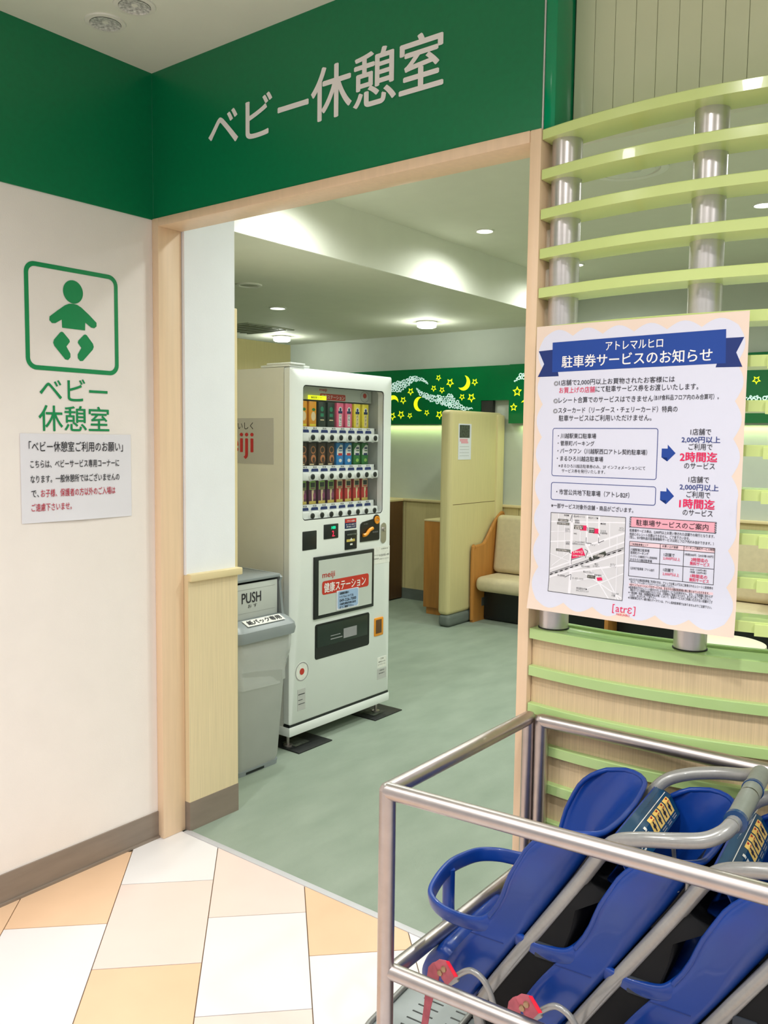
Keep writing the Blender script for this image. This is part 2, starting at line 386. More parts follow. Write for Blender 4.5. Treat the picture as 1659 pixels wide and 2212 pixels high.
struct('lowered_ceiling', MB().box(-4.2, -0.53, 0.3, 4.65, ZL, ZU+0.08), 'ceil_room', smooth=None)
struct('trim_8', MB().box(-0.53, -0.515, 0.3, 4.6, ZL, ZU+0.01), 'beam', smooth=None)
# cream partition behind the machine
struct('partition_wall', MB().box(-1.36, -1.30, 0.39, 2.05, 0, 2.09, 0.003), 'cream_room')
# ------------------------------------------------------------------ ceiling fixtures
def downlight(c, r, label, lit=True, group=None, z=None):
    t = thing('downlight', (c[0], c[1], c[2]-0.012), label, 'ceiling light', group)
    obj('rim', MB().lathe(c, [(r*1.22, 0), (r*1.2, -0.006), (r*1.02, -0.008), (r*0.98, -0.002), (r*0.97, 0.0)], 36), 'lamp_rim', t)
    obj('lens' if lit else 'reflector', MB().lathe((c[0], c[1], c[2]-(0.0035 if lit else 0.0005)), [(r*0.96, 0), (r*0.6, 0.0008), (0.0, 0.001)], 36), 'lamp_on' if lit else 'reflector', t)
    return t
# two adjustable spots in the corridor ceiling (unlit, deep reflectors)
for (c, lab) in (((0.196, -0.317), 'round recessed corridor spotlight with streaked reflector, the one nearer the wall corner'), ((0.357, -0.328), 'round recessed corridor spotlight with bright blue-white reflector at the picture\'s top edge')):
    t = thing('recessed_spotlight', (c[0], c[1], CZ-0.012), lab, 'ceiling light', 'recessed spotlights in the corridor ceiling')
    obj('rim', MB().lathe((c[0], c[1], CZ), [(0.062, 0), (0.060, -0.004), (0.047, -0.005), (0.044, -0.001)], 40), 'lamp_rim', t)
    pr = [(0.044, -0.0008)]
    b = MB(); n = 40; rings = []
    for r, h in ((0.0445, -0.006), (0.040, -0.0045), (0.030, -0.0030), (0.018, -0.0015), (0.006, -0.0008)):
        rings.append([b.b.verts.new((c[0]+r*math.cos(2*PI*k/n)*(1+0.05*(k % 2)), c[1]+r*math.sin(2*PI*k/n)*(1+0.05*(k % 2)), CZ+h)) for k in range(n)])
    for A, B in zip(rings, rings[1:]):
        for k in range(n): b.b.faces.new((A[k], A[(k+1) % n], B[(k+1) % n], B[k]))
    b.b.faces.new(rings[-1])
    obj('reflector', b, 'reflector', t, smooth=None)
for i, (x, y) in enumerate(SPOTS_CORRIDOR):
    downlight((x, y, CZ), 0.05, 'lit corridor downlight number %s from the doorway, outside the picture' % ('one two three four five six'.split()[i]), group='corridor downlights outside the picture')
uplab = ['lit high-ceiling downlight just inside the doorway, hidden behind the header', 'lit downlight on the high ceiling hidden behind the green header', 'bright round downlight on the high ceiling seen through the doorway', 'small bright downlight seen between the slats beside the first steel tube'] + ['lit high-ceiling downlight behind the screen, ' + q for q in ('nearest the doorway', 'second from the doorway', 'third from the doorway', 'farthest from the doorway')]
for i, (x, y) in enumerate(SPOTS_UPPER): downlight((x, y, ZU), 0.048, uplab[i], group='downlights on the high ceiling')
for x, y in SPOTS_LOW: downlight((x, y, ZL), 0.055, 'flush round downlight on the lowered ceiling above the drinks machine')
for i, (x, y) in enumerate(DOMES):
    t = thing('dome_light', (x, y, ZL-0.05), ['glowing drum ceiling lamp over the cream partition, left one of two', 'glowing drum ceiling lamp over the star panel, right one of two'][i], 'ceiling light', 'drum lamps on the lowered ceiling')
    obj('base', MB().lathe((x, y, ZL), [(0.085, 0), (0.085, -0.008), (0.07, -0.010)], 36), 'lamp_rim', t)
    obj('shade', MB().lathe((x, y, ZL), [(0.075, -0.010), (0.08, -0.02), (0.078, -0.042), (0.06, -0.05), (0.0, -0.052)], 36), 'lamp_on', t)
t = thing('ceiling_speaker', (-1.491, 1.867, ZL-0.01), 'round white ceiling speaker with recessed grille, unlit', 'ceiling speaker')
obj('rim', MB().lathe((-1.491, 1.867, ZL), [(0.085, 0), (0.083, -0.008), (0.062, -0.009), (0.058, -0.002)], 36), 'lamp_rim', t)
obj('grille', MB().lathe((-1.491, 1.867, ZL-0.001), [(0.057, -0.001), (0.035, -0.004), (0.0, -0.005)], 36), 'vent', t)
t = thing('ceiling_vent', (-3.1, 3.39, ZL-0.01), 'square slotted air vent in the lowered ceiling by the white pillar', 'air vent')
obj('vent_frame', MB().box(-3.38, -2.82, 3.11, 3.67, ZL-0.006, ZL, 0.002), 'vent', t)
for k in range(6): obj('slat', MB().box(-3.34, -2.86, 3.16+k*0.085, 3.18+k*0.085, ZL-0.012, ZL-0.006), 'board_gap', t, smooth=None)
t = thing('round_ceiling_grille', (0.962, 1.905, ZU-0.02), 'large round glossy ceiling fitting seen between the upper slats', 'air vent')
obj('ring', MB().lathe((0.962, 1.905, ZU), [(0.18, 0), (0.18, -0.010), (0.16, -0.014), (0.145, -0.010), (0.143, -0.002), (0.12, -0.002)], 48), 'lamp_rim', t)
obj('disc', MB().lathe((0.962, 1.905, ZU), [(0.12, 0), (0.12, -0.016), (0.10, -0.02), (0, -0.02)], 48), 'lamp_rim', t)
obj('lens', MB().lathe((1.01, 1.88, ZU-0.02), [(0.03, 0), (0.025, -0.01), (0, -0.012)], 20), 'glass', t)
# ------------------------------------------------------------------ WALL SIGNS
sg = thing('wall_sign', (0.77, -0.002, 2.43), 'large white Japanese lettering reading baby rest room on the green header', 'sign')
letters('lettering', [('ベビー', (0.526, -0.0012, 2.506), 0.445, 0.125), ('休憩室', (0.998, -0.0012, 2.512), 0.470, 0.152)], 'white_letter', sg, bold=0.022, res=6)
lg = thing('pictogram_sign', (0.002, -0.32, 1.59), 'green baby pictogram in a rounded square above green Japanese lettering on white wall', 'sign')
A = lambda p, d=0.0012: (d, p[0], p[1])
b = MB(); ring_strip(b, rrect(-0.4905, -0.149, 1.7075, 2.0455, 0.036, 8), rrect(-0.476, -0.1635, 1.722, 2.031, 0.023, 8), A)
obj('frame_line', b, 'green_letter', lg, smooth=None)
b = MB(); b.face([A((-0.320+0.0365*math.cos(a*PI/16), 1.969+0.0375*math.sin(a*PI/16))) for a in range(32)]); obj('head_symbol', b, 'green_letter', lg, smooth=None)
body = [(-0.362, 1.849), (-0.278, 1.849), (-0.277, 1.875), (-0.255, 1.861), (-0.243, 1.860), (-0.234, 1.867), (-0.234, 1.879), (-0.262, 1.902), (-0.290, 1.922), (-0.305, 1.929), (-0.320, 1.931), (-0.336, 1.929), (-0.351, 1.922), (-0.378, 1.902), (-0.406, 1.880), (-0.407, 1.868), (-0.398, 1.860), (-0.386, 1.861), (-0.363, 1.875)]
b = MB(); b.face([A(p) for p in body]); obj('body_symbol', b, 'green_letter', lg, smooth=None)
leg = [(-0.363, 1.836), (-0.358, 1.834), (-0.337, 1.813), (-0.335, 1.806), (-0.348, 1.790), (-0.334, 1.768), (-0.334, 1.756), (-0.342, 1.747), (-0.353, 1.748), (-0.391, 1.788), (-0.395, 1.798), (-0.392, 1.808), (-0.369, 1.834)]
for mir in (0, 1):
    b = MB(); b.face([A((p[0] if not mir else -0.641-p[0], p[1])) for p in leg]); obj('leg_symbol', b, 'green_letter', lg, smooth=None)
letters('lettering', [('ベビー', (0.0012, -0.321, 1.650), 0.250, 0.073), ('休憩室', (0.0012, -0.321, 1.556), 0.260, 0.084)], 'green_letter', lg, U=(0, 1, 0), bold=0.012, res=5)
nt_ = thing('paper_notice', (0.003, -0.31, 1.218), 'white laminated paper notice with black and red Japanese text below the pictogram', 'notice')
rows = [[(0.0016+0.005*(1-min(1, abs(k-4)/4.0))*(1 if z == 1.2185 else 0), -0.5165+0.4125*k/8, z+(0.002 if k > 4 else 0)*0) for k in range(9)] for z in (1.2185, 1.25, 1.505)]
obj('sheet', MB().grid(rows), 'note_paper', nt_)
DY = (0, 1, 0)
letters('black_text', [('「ベビー休憩室ご利用のお願い」', (0.0028, -0.313, 1.4635), 0.350, 0.034), ('こちらは、ベビーサービス専用コーナーに', (0.0028, -0.319, 1.4075), 0.330, 0.026), ('なります。一般休憩所ではございませんの', (0.0028, -0.319, 1.3595), 0.331, 0.026), ('で、', (0.0028, -0.470, 1.312), 0.026, 0.022)], 'black_print', nt_, U=DY, bold=0.006, res=2)
letters('red_text', [('お子様、保護者の方以外のご入場は', (0.0028, -0.3105, 1.3130), 0.279, 0.026), ('ご遠慮下さいませ。', (0.0028, -0.412, 1.268), 0.143, 0.025)], 'red_letter', nt_, U=DY, bold=0.006, res=2)
# ------------------------------------------------------------------ SLATTED SCREEN
def yf(x, a=-0.165, c=0.41):
    d = x-1.53
    return a*d+c*d*d if d < 0.75 else a*0.75+c*0.5625+(d-0.75)*0.40
XS = [1.533+0.055*i for i in range(31)]
def slat_mesh(z1, h, back, lip=None, front=0.0, x0=0):
    b = MB(); prev = None
    for i, x in enumerate(XS[x0:]):
        yy = yf(x, -0.24) if z1 > 1.05 else yf(x)
        y0 = yy+front; y1 = yy+back
        sec = [b.b.verts.new((x, y0, z1-h)), b.b.verts.new((x, y1, z1-h)), b.b.verts.new((x, y1, z1)), b.b.verts.new((x, y0+0.002, z1)), b.b.verts.new((x, y0, z1-0.002))]
        if prev:
            for k in range(5): b.b.faces.new((prev[k], prev[(k+1) % 5], sec[(k+1) % 5], sec[k]))
        else: b.b.faces.new(sec)
        prev = sec
    b.b.faces.new(prev[::-1]); return b
scr = thing('slatted_screen', (2.3, 0.08, 0), 'pale green slatted screen on steel tubes beside the doorway, over a beige lower panel', 'screen')
for k in range(13):
    zt = 2.263-0.0957*k
    o = obj('slat', slat_mesh(zt, 0.0245, 0.098), 'slat' if k < 12 else 'slat', scr, smooth=30)
for zt in (1.689-0.0957*i for i in range(7)):
    o = obj('slat_lip', slat_mesh(zt-0.003, 0.027, 0.02, front=-0.008, x0=10), 'slat', scr, smooth=30)
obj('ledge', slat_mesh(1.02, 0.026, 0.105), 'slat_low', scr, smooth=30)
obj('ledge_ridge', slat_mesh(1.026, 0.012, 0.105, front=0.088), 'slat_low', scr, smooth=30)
obj('lower_panel', slat_mesh(0.996, 0.99, 0.06, front=0.018), 'beige', scr, smooth=30)
for k in range(9):
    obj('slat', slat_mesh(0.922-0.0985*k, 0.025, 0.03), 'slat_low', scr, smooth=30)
for cx in (1.577, 1.925, 2.273, 2.62):
    cy = yf(cx)+0.054
    obj('tube_post', MB().lathe((cx, cy, 0), [(0.0372, 1.018), (0.0372, 2.263), (0.030, 2.266), (0, 2.266)], 40), 'tube_post', scr)
    obj('collar', MB().lathe((cx, cy, 0), [(0.0372, 1.0202), (0.0395, 1.0202), (0.0395, 1.0225), (0.0372, 1.023)], 40), 'dark_gap', scr)
# ------------------------------------------------------------------ PARKING POSTER
PX, PZ, PW, PH = 1.552, 1.779, 0.506, 0.704
def pconv(u, v, d=0.0):
    d = d*0.32 if d < 0.006 else d
    c = 0.0
    t = (v-0.60)/0.104
    if t > 0: c = 0.012*t*t
    return (PX+u*0.983+(-0.006*max(0, t)*(1-2*u/PW)*0.3), -0.040-d-c-0.004*math.sin(PI*u/PW), PZ-v*0.990)
po = thing('parking_poster', (1.79, -0.03, 1.08), 'large white poster with blue ribbon heading, map and Japanese text hung on the slatted screen', 'poster')
rows = [[pconv(PW*i/12, v) for i in range(13)] for v in (0, .1, .2, .3, .4, .5, .6, .62, .64, .66, .68, .704)]
obj('sheet', MB().grid(rows), 'peach_print', po)
def flatb(polys, m, name, d):
    b = bmesh.new()
    for p in polys:
        f = b.faces.new([b.verts.new((q[0], q[1], 3e-5*(len(b.faces) % 40))) for q in p])
    bmesh.ops.triangulate(b, faces=b.faces[:])
    for cu in [0.05*i for i in range(1, 11)]:
        bmesh.ops.bisect_plane(b, geom=b.verts[:]+b.edges[:]+b.faces[:], plane_co=(cu, 0, 0), plane_no=(1, 0, 0))
    for cv in (0.60, 0.62, 0.64, 0.66, 0.68):
        bmesh.ops.bisect_plane(b, geom=b.verts[:]+b.edges[:]+b.faces[:], plane_co=(0, cv, 0), plane_no=(0, 1, 0))
    for v in b.verts: v.co = pconv(v.co.x, v.co.y, d+v.co.z)
    return obj(name, b, m, po, smooth=None, solid=True)
# cloud-edged field
cl = []
def scal(p, q, n, out):
    r = []
    for i in range(n):
        a = Vector(p).lerp(Vector(q), i/n); c = Vector(p).lerp(Vector(q), (i+1)/n); m = (a+c)/2; w = (c-a)
        for j in range(8):
            t = j/8; k = math.sin(PI*t); r.append((a.x+w.x*t+out[0]*k, a.y+w.y*t+out[1]*k))
    return r
cl += scal((0.022, 0.028), (0.484, 0.028), 6, (0, -0.017)); cl += scal((0.484, 0.028), (0.484, 0.678), 8, (0.016, 0))
cl += scal((0.484, 0.678), (0.022, 0.678), 6, (0, 0.017)); cl += scal((0.022, 0.678), (0.022, 0.028), 8, (-0.016, 0))
flatb([cl], 'cloud', 'cloud_field', 0.0006)
flatb([[(0.007, 0.060), (0.050, 0.058), (0.064, 0.123), (0.006, 0.123), (0.023, 0.092)]], 'blue_dark_print', 'ribbon_end', 0.0012)
flatb([[(0.459, 0.055), (0.497, 0.055), (0.482, 0.087), (0.496, 0.118), (0.440, 0.117)]], 'blue_dark_print', 'ribbon_end', 0.0012)
flatb([[(0.045, 0.041), (0.459, 0.036), (0.461, 0.109), (0.046, 0.113)]], 'blue_print', 'ribbon', 0.0018)
def ptext(name, m, items, bold=0.006, d=0.0030, res=2):
    for it in items:
        b = bmesh.new()
        body, u0, u1, v, h = it[:5]; bd = it[5] if len(it) > 5 else bold
        text_add(b, body, ((u0+u1)/2, -v, 0), u1-u0, h, (1, 0, 0), (0, 1, 0), bold=bd, res=res)
        for q in b.verts: q.co = pconv(q.co.x, -q.co.y, d+q.co.z)
        obj(name, b, m, po, smooth=None, solid=True)
ptext('ribbon_text', 'white_letter', [('アトレマルヒロ', .185, .322, .0575, .020), ('駐車券サービスのお知らせ', .072, .432, .089, .029)], bold=0.018, res=3)
ptext('black_text', 'black_print', [
 ('1店舗で2,000円以上お買物されたお客様には', .066, .352, .1395, .0145), ('にて駐車サービス券をお渡しいたします。', .163, .405, .157, .0145),
 ('レシート合算でのサービスはできません', .066, .304, .1815, .0145), ('（B1F食料品フロア内のみ合算可）。', .306, .450, .180, .0125),
 ('スターカード（リーダース・チェリーカード）特典の', .066, .361, .206, .0145), ('駐車サービスはご利用いただけません。', .068, .302, .225, .0145),
 ('・川越駅東口駐車場', .067, .168, .268, .0125), ('・菅原町パーキング', .067, .164, .286, .0120), ('・パークワン（川越駅西口アトレ契約駐車場）', .067, .295, .3045, .0130), ('・まるひろ川越店駐車場', .066, .188, .323, .0125),
 ('※まるひろ川越店駐車券のみ、2F インフォメーションにて', .071, .292, .341, .0090, .003), ('サービス券を発行いたします。', .080, .194, .353, .0090, .003),
 ('1店舗で', .392, .437, .257, .0145), ('ご利用で', .389, .441, .290, .0145), ('のサービス', .381, .448, .332, .0140),
 ('1店舗で', .392, .437, .3625, .0145), ('ご利用で', .389, .441, .396, .0145), ('のサービス', .382, .448, .4365, .0140),
 ('・市営公共地下駐車場（アトレB2F）', .067, .256, .405, .0140), ('※一部サービス対象外店舗・商品がございます。', .054, .267, .4395, .0120),
 ('駐車場サービスのご案内', .275, .440, .467, .0140),
 ('駐車場サービス券は、2,000円以上お買い物された店舗での発行となります。', .260, .454, .4865, .0075), ('他店とのレシート合算はできません。ご了承下さいませ。', .260, .400, .495, .0072), ('（但し、B1F食料品の駐車券無料サービスは同じフロア内のみ合計できます。）', .260, .453, .5025, .0072),
 ('ご利用駐車場エリア', .264, .306, .5185, .0055), ('お買い上げ金額', .339, .375, .517, .0058), ('パーキング無料サービス時間', .391, .455, .516, .0058),
 ('川越駅東口駐車場', .264, .309, .5310, .0066), ('菅原町パーキング', .264, .307, .5385, .0066), ('パークワン（川越駅西口アトレ契約駐車場）', .264, .328, .5465, .0055), ('まるひろ川越店駐車場', .264, .316, .5545, .0066),
 ('1店舗で', .343, .368, .536, .0080), ('1時間300円（20分毎100円）', .390, .454, .5315, .0058), ('公共地下駐車場（アトレB2F）', .265, .322, .575, .0066), ('1店舗で', .343, .367, .571, .0080),
 ('30分（120円+税）', .404, .440, .5640, .0048), ('1時間（250円+税）', .404, .440, .5700, .0048),
 ('※まるひろ川越店駐車場ご利用の方は、アトレでお買上げ又はご飲食されたレシートと駐車券を', .263, .456, .6015, .0062), ('持って、アトレ2Fインフォメーションへお越しください。', .267, .370, .6075, .0060),
 ('※2Fインフォメーションでのサービスは、まるひろ川越店駐車場の券に限らせていただきます。', .265, .448, .6140, .0062),
 ('※駐車場出口でのレシート提示だけによる駐車サービスは出来ません。また、ご利用額に係わらず', .263, .456, .6205, .0062), ('無料サービス時間を超過されたときは、お客様のご負担となります。あらかじめご了承ください。', .267, .452, .6265, .0062),
 ('※一部店舗・商品（各種検定申込み等）において、駐車サービスがご利用いただけない店舗がござ', .263, .456, .6325, .0062), ('います。あらかじめご了承下さい。', .267, .330, .6385, .0060),
 ('※川越駅東口モディ横の横のパークワンは、アトレ契約駐車場ではありませんのでご注意下さい。', .263, .455, .6445, .0062)], bold=0.004)
ptext('bullet_text', 'grey_print', [('◎', .052, .064, .1405, .011), ('◎', .052, .064, .183, .011), ('◎', .052, .064, .2075, .011)], bold=0.01)
ptext('blue_text', 'navy_print', [('2,000円以上', .373, .457, .2745, .0145), ('2,000円以上', .373, .458, .380, .0145)], bold=0.022)
ptext('pink_text', 'pink_print', [('お買上げの店舗', .067, .161, .1575, .0145, .004), ('2時間迄', .371, .452, .3125, .0215, .035), ('1時間迄', .374, .451, .417, .0215, .035),
 ('2,000円以上', .342, .381, .5445, .0075, .006), ('2,000円以上', .342, .380, .5805, .0075, .006), ('2時間迄の', .405, .442, .5415, .0085, .02), ('無料サービス', .403, .446, .5505, .0085, .02), ('1時間迄の', .405, .442, .5785, .0085, .02), ('無料サービス', .403, .446, .5875, .0085, .02),
 ('[', .227, .232, .675, .021, .0), ('atrɛ', .235, .275, .675, .014, .0), (']', .278, .283, .675, .021, .0), ('MARUHIRO', .238, .271, .687, .0055, .0)])
def frame_poly(x0, x1, y0, y1, r, w):
    o = rrect(x0, x1, y0, y1, r); i = rrect(x0+w, x1-w, y0+w, y1-w, max(r-w, 0.0005)); n = len(o)
    return [[o[k], o[(k+1) % n], i[(k+1) % n], i[k]] for k in range(n)]
flatb(frame_poly(.052, .319, .249, .367, .006, .0016)+frame_poly(.052, .319, .382, .426, .006, .0016), 'navy_print', 'text_boxes', 0.0012)
flatb([[(.3285, .295), (.3420, .295), (.3420, .286), (.3605, .305), (.3420, .324), (.3420, .315), (.3285, .315)]], 'blue_print', 'arrow', 0.0012)
flatb([[(.3290, .392), (.3430, .392), (.3430, .383), (.3610, .402), (.3430, .421), (.3430, .412), (.3290, .412)]], 'blue_print', 'arrow', 0.0012)
flatb([[(.262, .4555), (.4545, .4545), (.4545, .478), (.262, .478)]], 'pinkish_print', 'heading_box', 0.0012)
flatb([[(.261, .5125), (.456, .5125), (.456, .523), (.261, .523)], [(.263, .611), (.456, .611), (.456, .617), (.263, .617)]], 'palepink_print', 'tinted_rows', 0.0012)
ln = []
def hl(x0, x1, y, w=.0006): ln.append([(x0, y-w), (x1, y-w), (x1, y+w), (x0, y+w)])
def vl(x, y0, y1, w=.0006): ln.append([(x-w, y0), (x+w, y0), (x+w, y1), (x-w, y1)])
for y in (.5125, .523, .559, .594): hl(.261, .456, y)
for x in (.261, .334, .388, .456): vl(x, .5125, .594)
for y in (.455, .479): hl(.259, .457, y)
for k in range(6):
    for x in (.2585, .453): ln.append([(x, .458+k*.004), (x+.0045, .4555+k*.004), (x+.0045, .4575+k*.004), (x, .460+k*.004)])
for y in (.4575, .6545): hl(.054, .249, y)
for x in (.054, .249): vl(x, .4575, .6545)
def seg(x0, y0, x1, y1, w=.0006):
    d = Vector((x1-x0, y1-y0)).normalized(); n = Vector((-d.y, d.x))*w
    ln.append([(x0+n.x, y0+n.y), (x1+n.x, y1+n.y), (x1-n.x, y1-n.y), (x0-n.x, y0-n.y)])
seg(.056, .609, .247, .529); seg(.056, .6125, .247, .5325, .0003)
for k in range(14):
    a, c = k/14.0, (k+.55)/14.0; seg(.056+.191*a, .613-.080*a, .056+.191*c, .613-.080*c, .0014)
for p in ((.107, .475, .112, .459), (.112, .459, .112, .478), (.149, .489, .153, .488), (.153, .488, .153, .497), (.181, .498, .186, .505), (.151, .512, .151, .526), (.151, .526, .165, .526), (.183, .510, .183, .523), (.183, .523, .197, .516), (.148, .541, .156, .545), (.156, .545, .150, .562), (.103, .549, .113, .556), (.1135, .560, .1135, .582), (.1135, .606, .1135, .620), (.097, .615, .1135, .606), (.112, .571, .150, .557)): seg(*p)
flatb([[(.054, .4575), (.249, .4575), (.249, .6545), (.054, .6545)]], 'map_grey', 'map_field', 0.0012)
rd = ln; ln = []
for p in ((.112, .4575, .112, .6545, .0035), (.054, .480, .249, .470, .0015), (.152, .458, .152, .530, .0022), (.183, .458, .183, .528, .0020), (.054, .530, .110, .524, .0016), (.150, .534, .249, .494, .0024), (.054, .600, .249, .515, .0018), (.054, .620, .249, .540, .0018), (.113, .600, .249, .570, .0024), (.150, .528, .170, .560, .0022), (.150, .600, .249, .650, .0014), (.165, .590, .215, .654, .0014), (.190, .580, .240, .654, .0014), (.130, .620, .200, .600, .0012), (.150, .640, .249, .590, .0012), (.075, .458, .075, .560, .0008), (.093, .458, .093, .560, .0008), (.054, .505, .110, .500, .0008), (.054, .560, .110, .575, .0010), (.210, .470, .212, .530, .0010), (.060, .590, .110, .550, .0010), (.135, .5, .135, .53, .001), (.230, .500, .232, .654, .0009)): seg(*p[:4], w=p[4])
flatb(ln, 'map_road', 'map_roads', 0.0016); ln = rd
flatb(ln, 'black_print', 'ruled_lines', 0.0020)
flatb([[(.114, .551), (.141, .538), (.150, .556), (.114, .568)], [(.134, .4835), (.151, .4835), (.151, .496), (.134, .496)], [(.168, .489), (.182, .489), (.182, .501), (.168, .501)], [(.181, .607), (.194, .605), (.197, .612), (.184, .615)]], 'pink_print', 'map_blocks', 0.0022)
for tg_ in ([(.118, .484), (.142, .484), (.142, .494), (.118, .494)], [(.157, .488), (.172, .488), (.172, .500), (.157, .500)], [(.157, .603), (.178, .603), (.178, .6105), (.157, .6105)], [(.169, .556), (.201, .541), (.205, .550), (.173, .565)], [(.159, .561), (.165, .558), (.168, .566), (.162, .569)], [(.074, .472), (.102, .472), (.102, .478), (.074, .478)], [(.072, .480), (.105, .480), (.105, .486), (.072, .486)], [(.071, .546), (.110, .546), (.110, .552), (.071, .552)]):
    flatb([tg_], 'photo_dark', 'map_tag', 0.0026)
M['photo_dark'].node_tree.nodes['Principled BSDF'].inputs['Roughness'].default_value = 0.6
ptext('map_white_text', 'white_letter', [('川越駅東口', .119, .141, .4870, .0042), ('駐車場', .121, .139, .4915, .0042), ('菅原町', .158, .171, .4915, .0042), ('パーキング', .158, .171, .4965, .0040), ('パークワン', .159, .176, .607, .0045), ('[atrɛ]', .119, .142, .5495, .0085), ('公共地下駐車場', .117, .147, .5590, .0045), ('川越駅', .175, .199, .553, .0065), ('三番町交差点', .076, .100, .475, .004), ('公共地下駐車場出入口', .074, .103, .483, .0038), ('公共地下駐車場出入口', .073, .108, .549, .0038)], bold=0.01, d=0.0036)
ptext('map_text', 'black_print', [('高崎●', .090, .103, .462, .005), ('国254号バイパス', .116, .146, .463, .005), ('埼玉ポンプ●', .155, .180, .464, .005), ('脇田町', .120, .132, .473, .0045), ('郵便局', .120, .132, .478, .0045), ('●道道', .187, .200, .476, .005), ('セブン', .235, .246, .483, .0045), ('イレブン', .233, .247, .488, .0045), ('コスモ', .094, .106, .496, .0045), ('スポーツ', .094, .108, .501, .0045), ('ココス', .187, .201, .494, .0045), ('外語学院', .187, .205, .499, .0045), ('NHG', .118, .126, .505, .004), ('山口', .097, .107, .527, .0045), ('病院', .097, .107, .532, .0045), ('ここからは公共地下', .115, .148, .525, .0042), ('駐車場は入れません', .115, .148, .530, .0042), ('マイン', .162, .175, .529, .005), ('セブン', .215, .228, .571, .0045), ('イレブン', .214, .230, .576, .0045), ('東上パールビル', .146, .173, .596, .005), ('西口', .175, .184, .575, .0045), ('ロータリー', .171, .188, .580, .0045), ('埼玉りそな銀行', .140, .163, .583, .0048), ('赤心堂病院', .077, .097, .612, .005), ('ラ・ボア・ラクテ', .118, .147, .615, .005), ('近村歯科', .175, .194, .601, .0048), ('埼玉医科大学●', .130, .158, .638, .005), ('かわごえクリニック', .130, .163, .6435, .005), ('ウエスタ', .222, .239, .640, .0048), ('川越', .222, .231, .645, .0048)], bold=0.0)
# ------------------------------------------------------------------ STAR BAND ON THE BACK WALL
YS = YB-0.05
bd = thing('star_panel', (-1.0, YB-0.025, 1.64), 'long dark green panel with glowing yellow stars, moons and bubble swooshes on back wall', 'wall panel')
b = MB().box(-3.95, -1.377, YS, YB-0.001, 1.642, 2.142).box(-1.377, -1.10, YS, YB-0.001, 1.846, 2.142).box(-1.10, 3.1, YS-0.002, YB-0.001, 1.648, 2.145)
M['panel_green'] = mat('panel_green', (0, 112, 58), 0.16, var=0.03)
obj('backing', b, 'panel_green', bd, smooth=None)
def star(cx, cz, r, rot=0.0, w=0.42):
    o = []; i = []
    for k in range(10):
        a = -PI/2+rot+k*PI/5; rr = r if k % 2 == 0 else r*0.48
        o.append((cx+rr*math.cos(a), cz+rr*math.sin(a))); i.append((cx+rr*(1-w)*math.cos(a), cz+rr*(1-w)*math.sin(a)))
    b = MB(); n = 10
    A_ = [b.b.verts.new((p[0], YS-0.003, p[1])) for p in o]; B_ = [b.b.verts.new((p[0], YS-0.003, p[1])) for p in i]
    for k in range(n): b.b.faces.new((A_[k], A_[(k+1) % n], B_[(k+1) % n], B_[k]))
    obj('star', b, 'star', bd, smooth=None)
STARS = [(-1.825, 2.057, 0.029), (-1.7, 2.009, 0.041), (-1.443, 2.007, 0.033), (-1.876, 1.964, 0.03), (-1.785, 1.946, 0.03), (-1.571, 1.88, 0.03), (-1.474, 1.873, 0.041), (-2.133, 1.942, 0.036), (-2.217, 1.863, 0.036), (-2.138, 1.721, 0.029), (-2.24, 1.731, 0.04), (-1.948, 1.746, 0.029), (-1.809, 1.726, 0.04), (-1.022, 1.915, 0.044), (-1.052, 1.784, 0.035), (-2.34, 1.717, 0.04)]
for i, (x, z, r) in enumerate(STARS): star(x, z, r*1.05, rot=(PI if i in (13, 14) else random.uniform(-0.1, 0.1)))
random.seed(5)
MOON = [(-1.556, 2.003, .066, -0.55), (-2.030, 1.826, .066, 3.2), (-2.335, 1.850, .062, 1.9), (-0.93, 1.79, .06, 0.6)]
def moon(cx, cz, r, a):
    b = MB(); pts = []
    for k in range(17): t = a-2.0+4.0*k/16; pts.append((cx+r*math.cos(t), cz+r*math.sin(t)))
    c2 = (cx-0.55*r*math.cos(a), cz-0.55*r*math.sin(a)); e = Vector(pts[0])-Vector(c2); r2 = e.length
    t1 = math.atan2(pts[-1][1]-c2[1], pts[-1][0]-c2[0]); t0 = math.atan2(e.y, e.x)
    d = (t1-t0) % (2*PI)
    for k in range(1, 16): t = t1-d*k/16; pts.append((c2[0]+r2*math.cos(t), c2[1]+r2*math.sin(t)))
    bb = [b.b.verts.new((p[0], YS-0.003, p[1])) for p in pts]
    for k in range(16):
        q = [bb[k], bb[k+1], bb[(32-k-1) % 32] if k < 15 else bb[16], bb[(32-k) % 32]]
        q2 = []
        for v in q:
            if v not in q2: q2.append(v)
        if len(q2) > 2:
            try: b.b.faces.new(q2)
            except ValueError: pass
    obj('moon', b, 'star', bd, smooth=None)
for m_ in MOON: moon(*m_)
for i in range(26):
    x = -0.85+i*0.145; 
    star(x, random.choice([1.74, 1.80, 1.87, 1.95, 2.02, 2.07]), random.uniform(.03, .042))
for i in range(5): moon(-0.35+i*0.75, random.choice([1.8, 1.95, 2.0]), .06, random.uniform(0, 6))
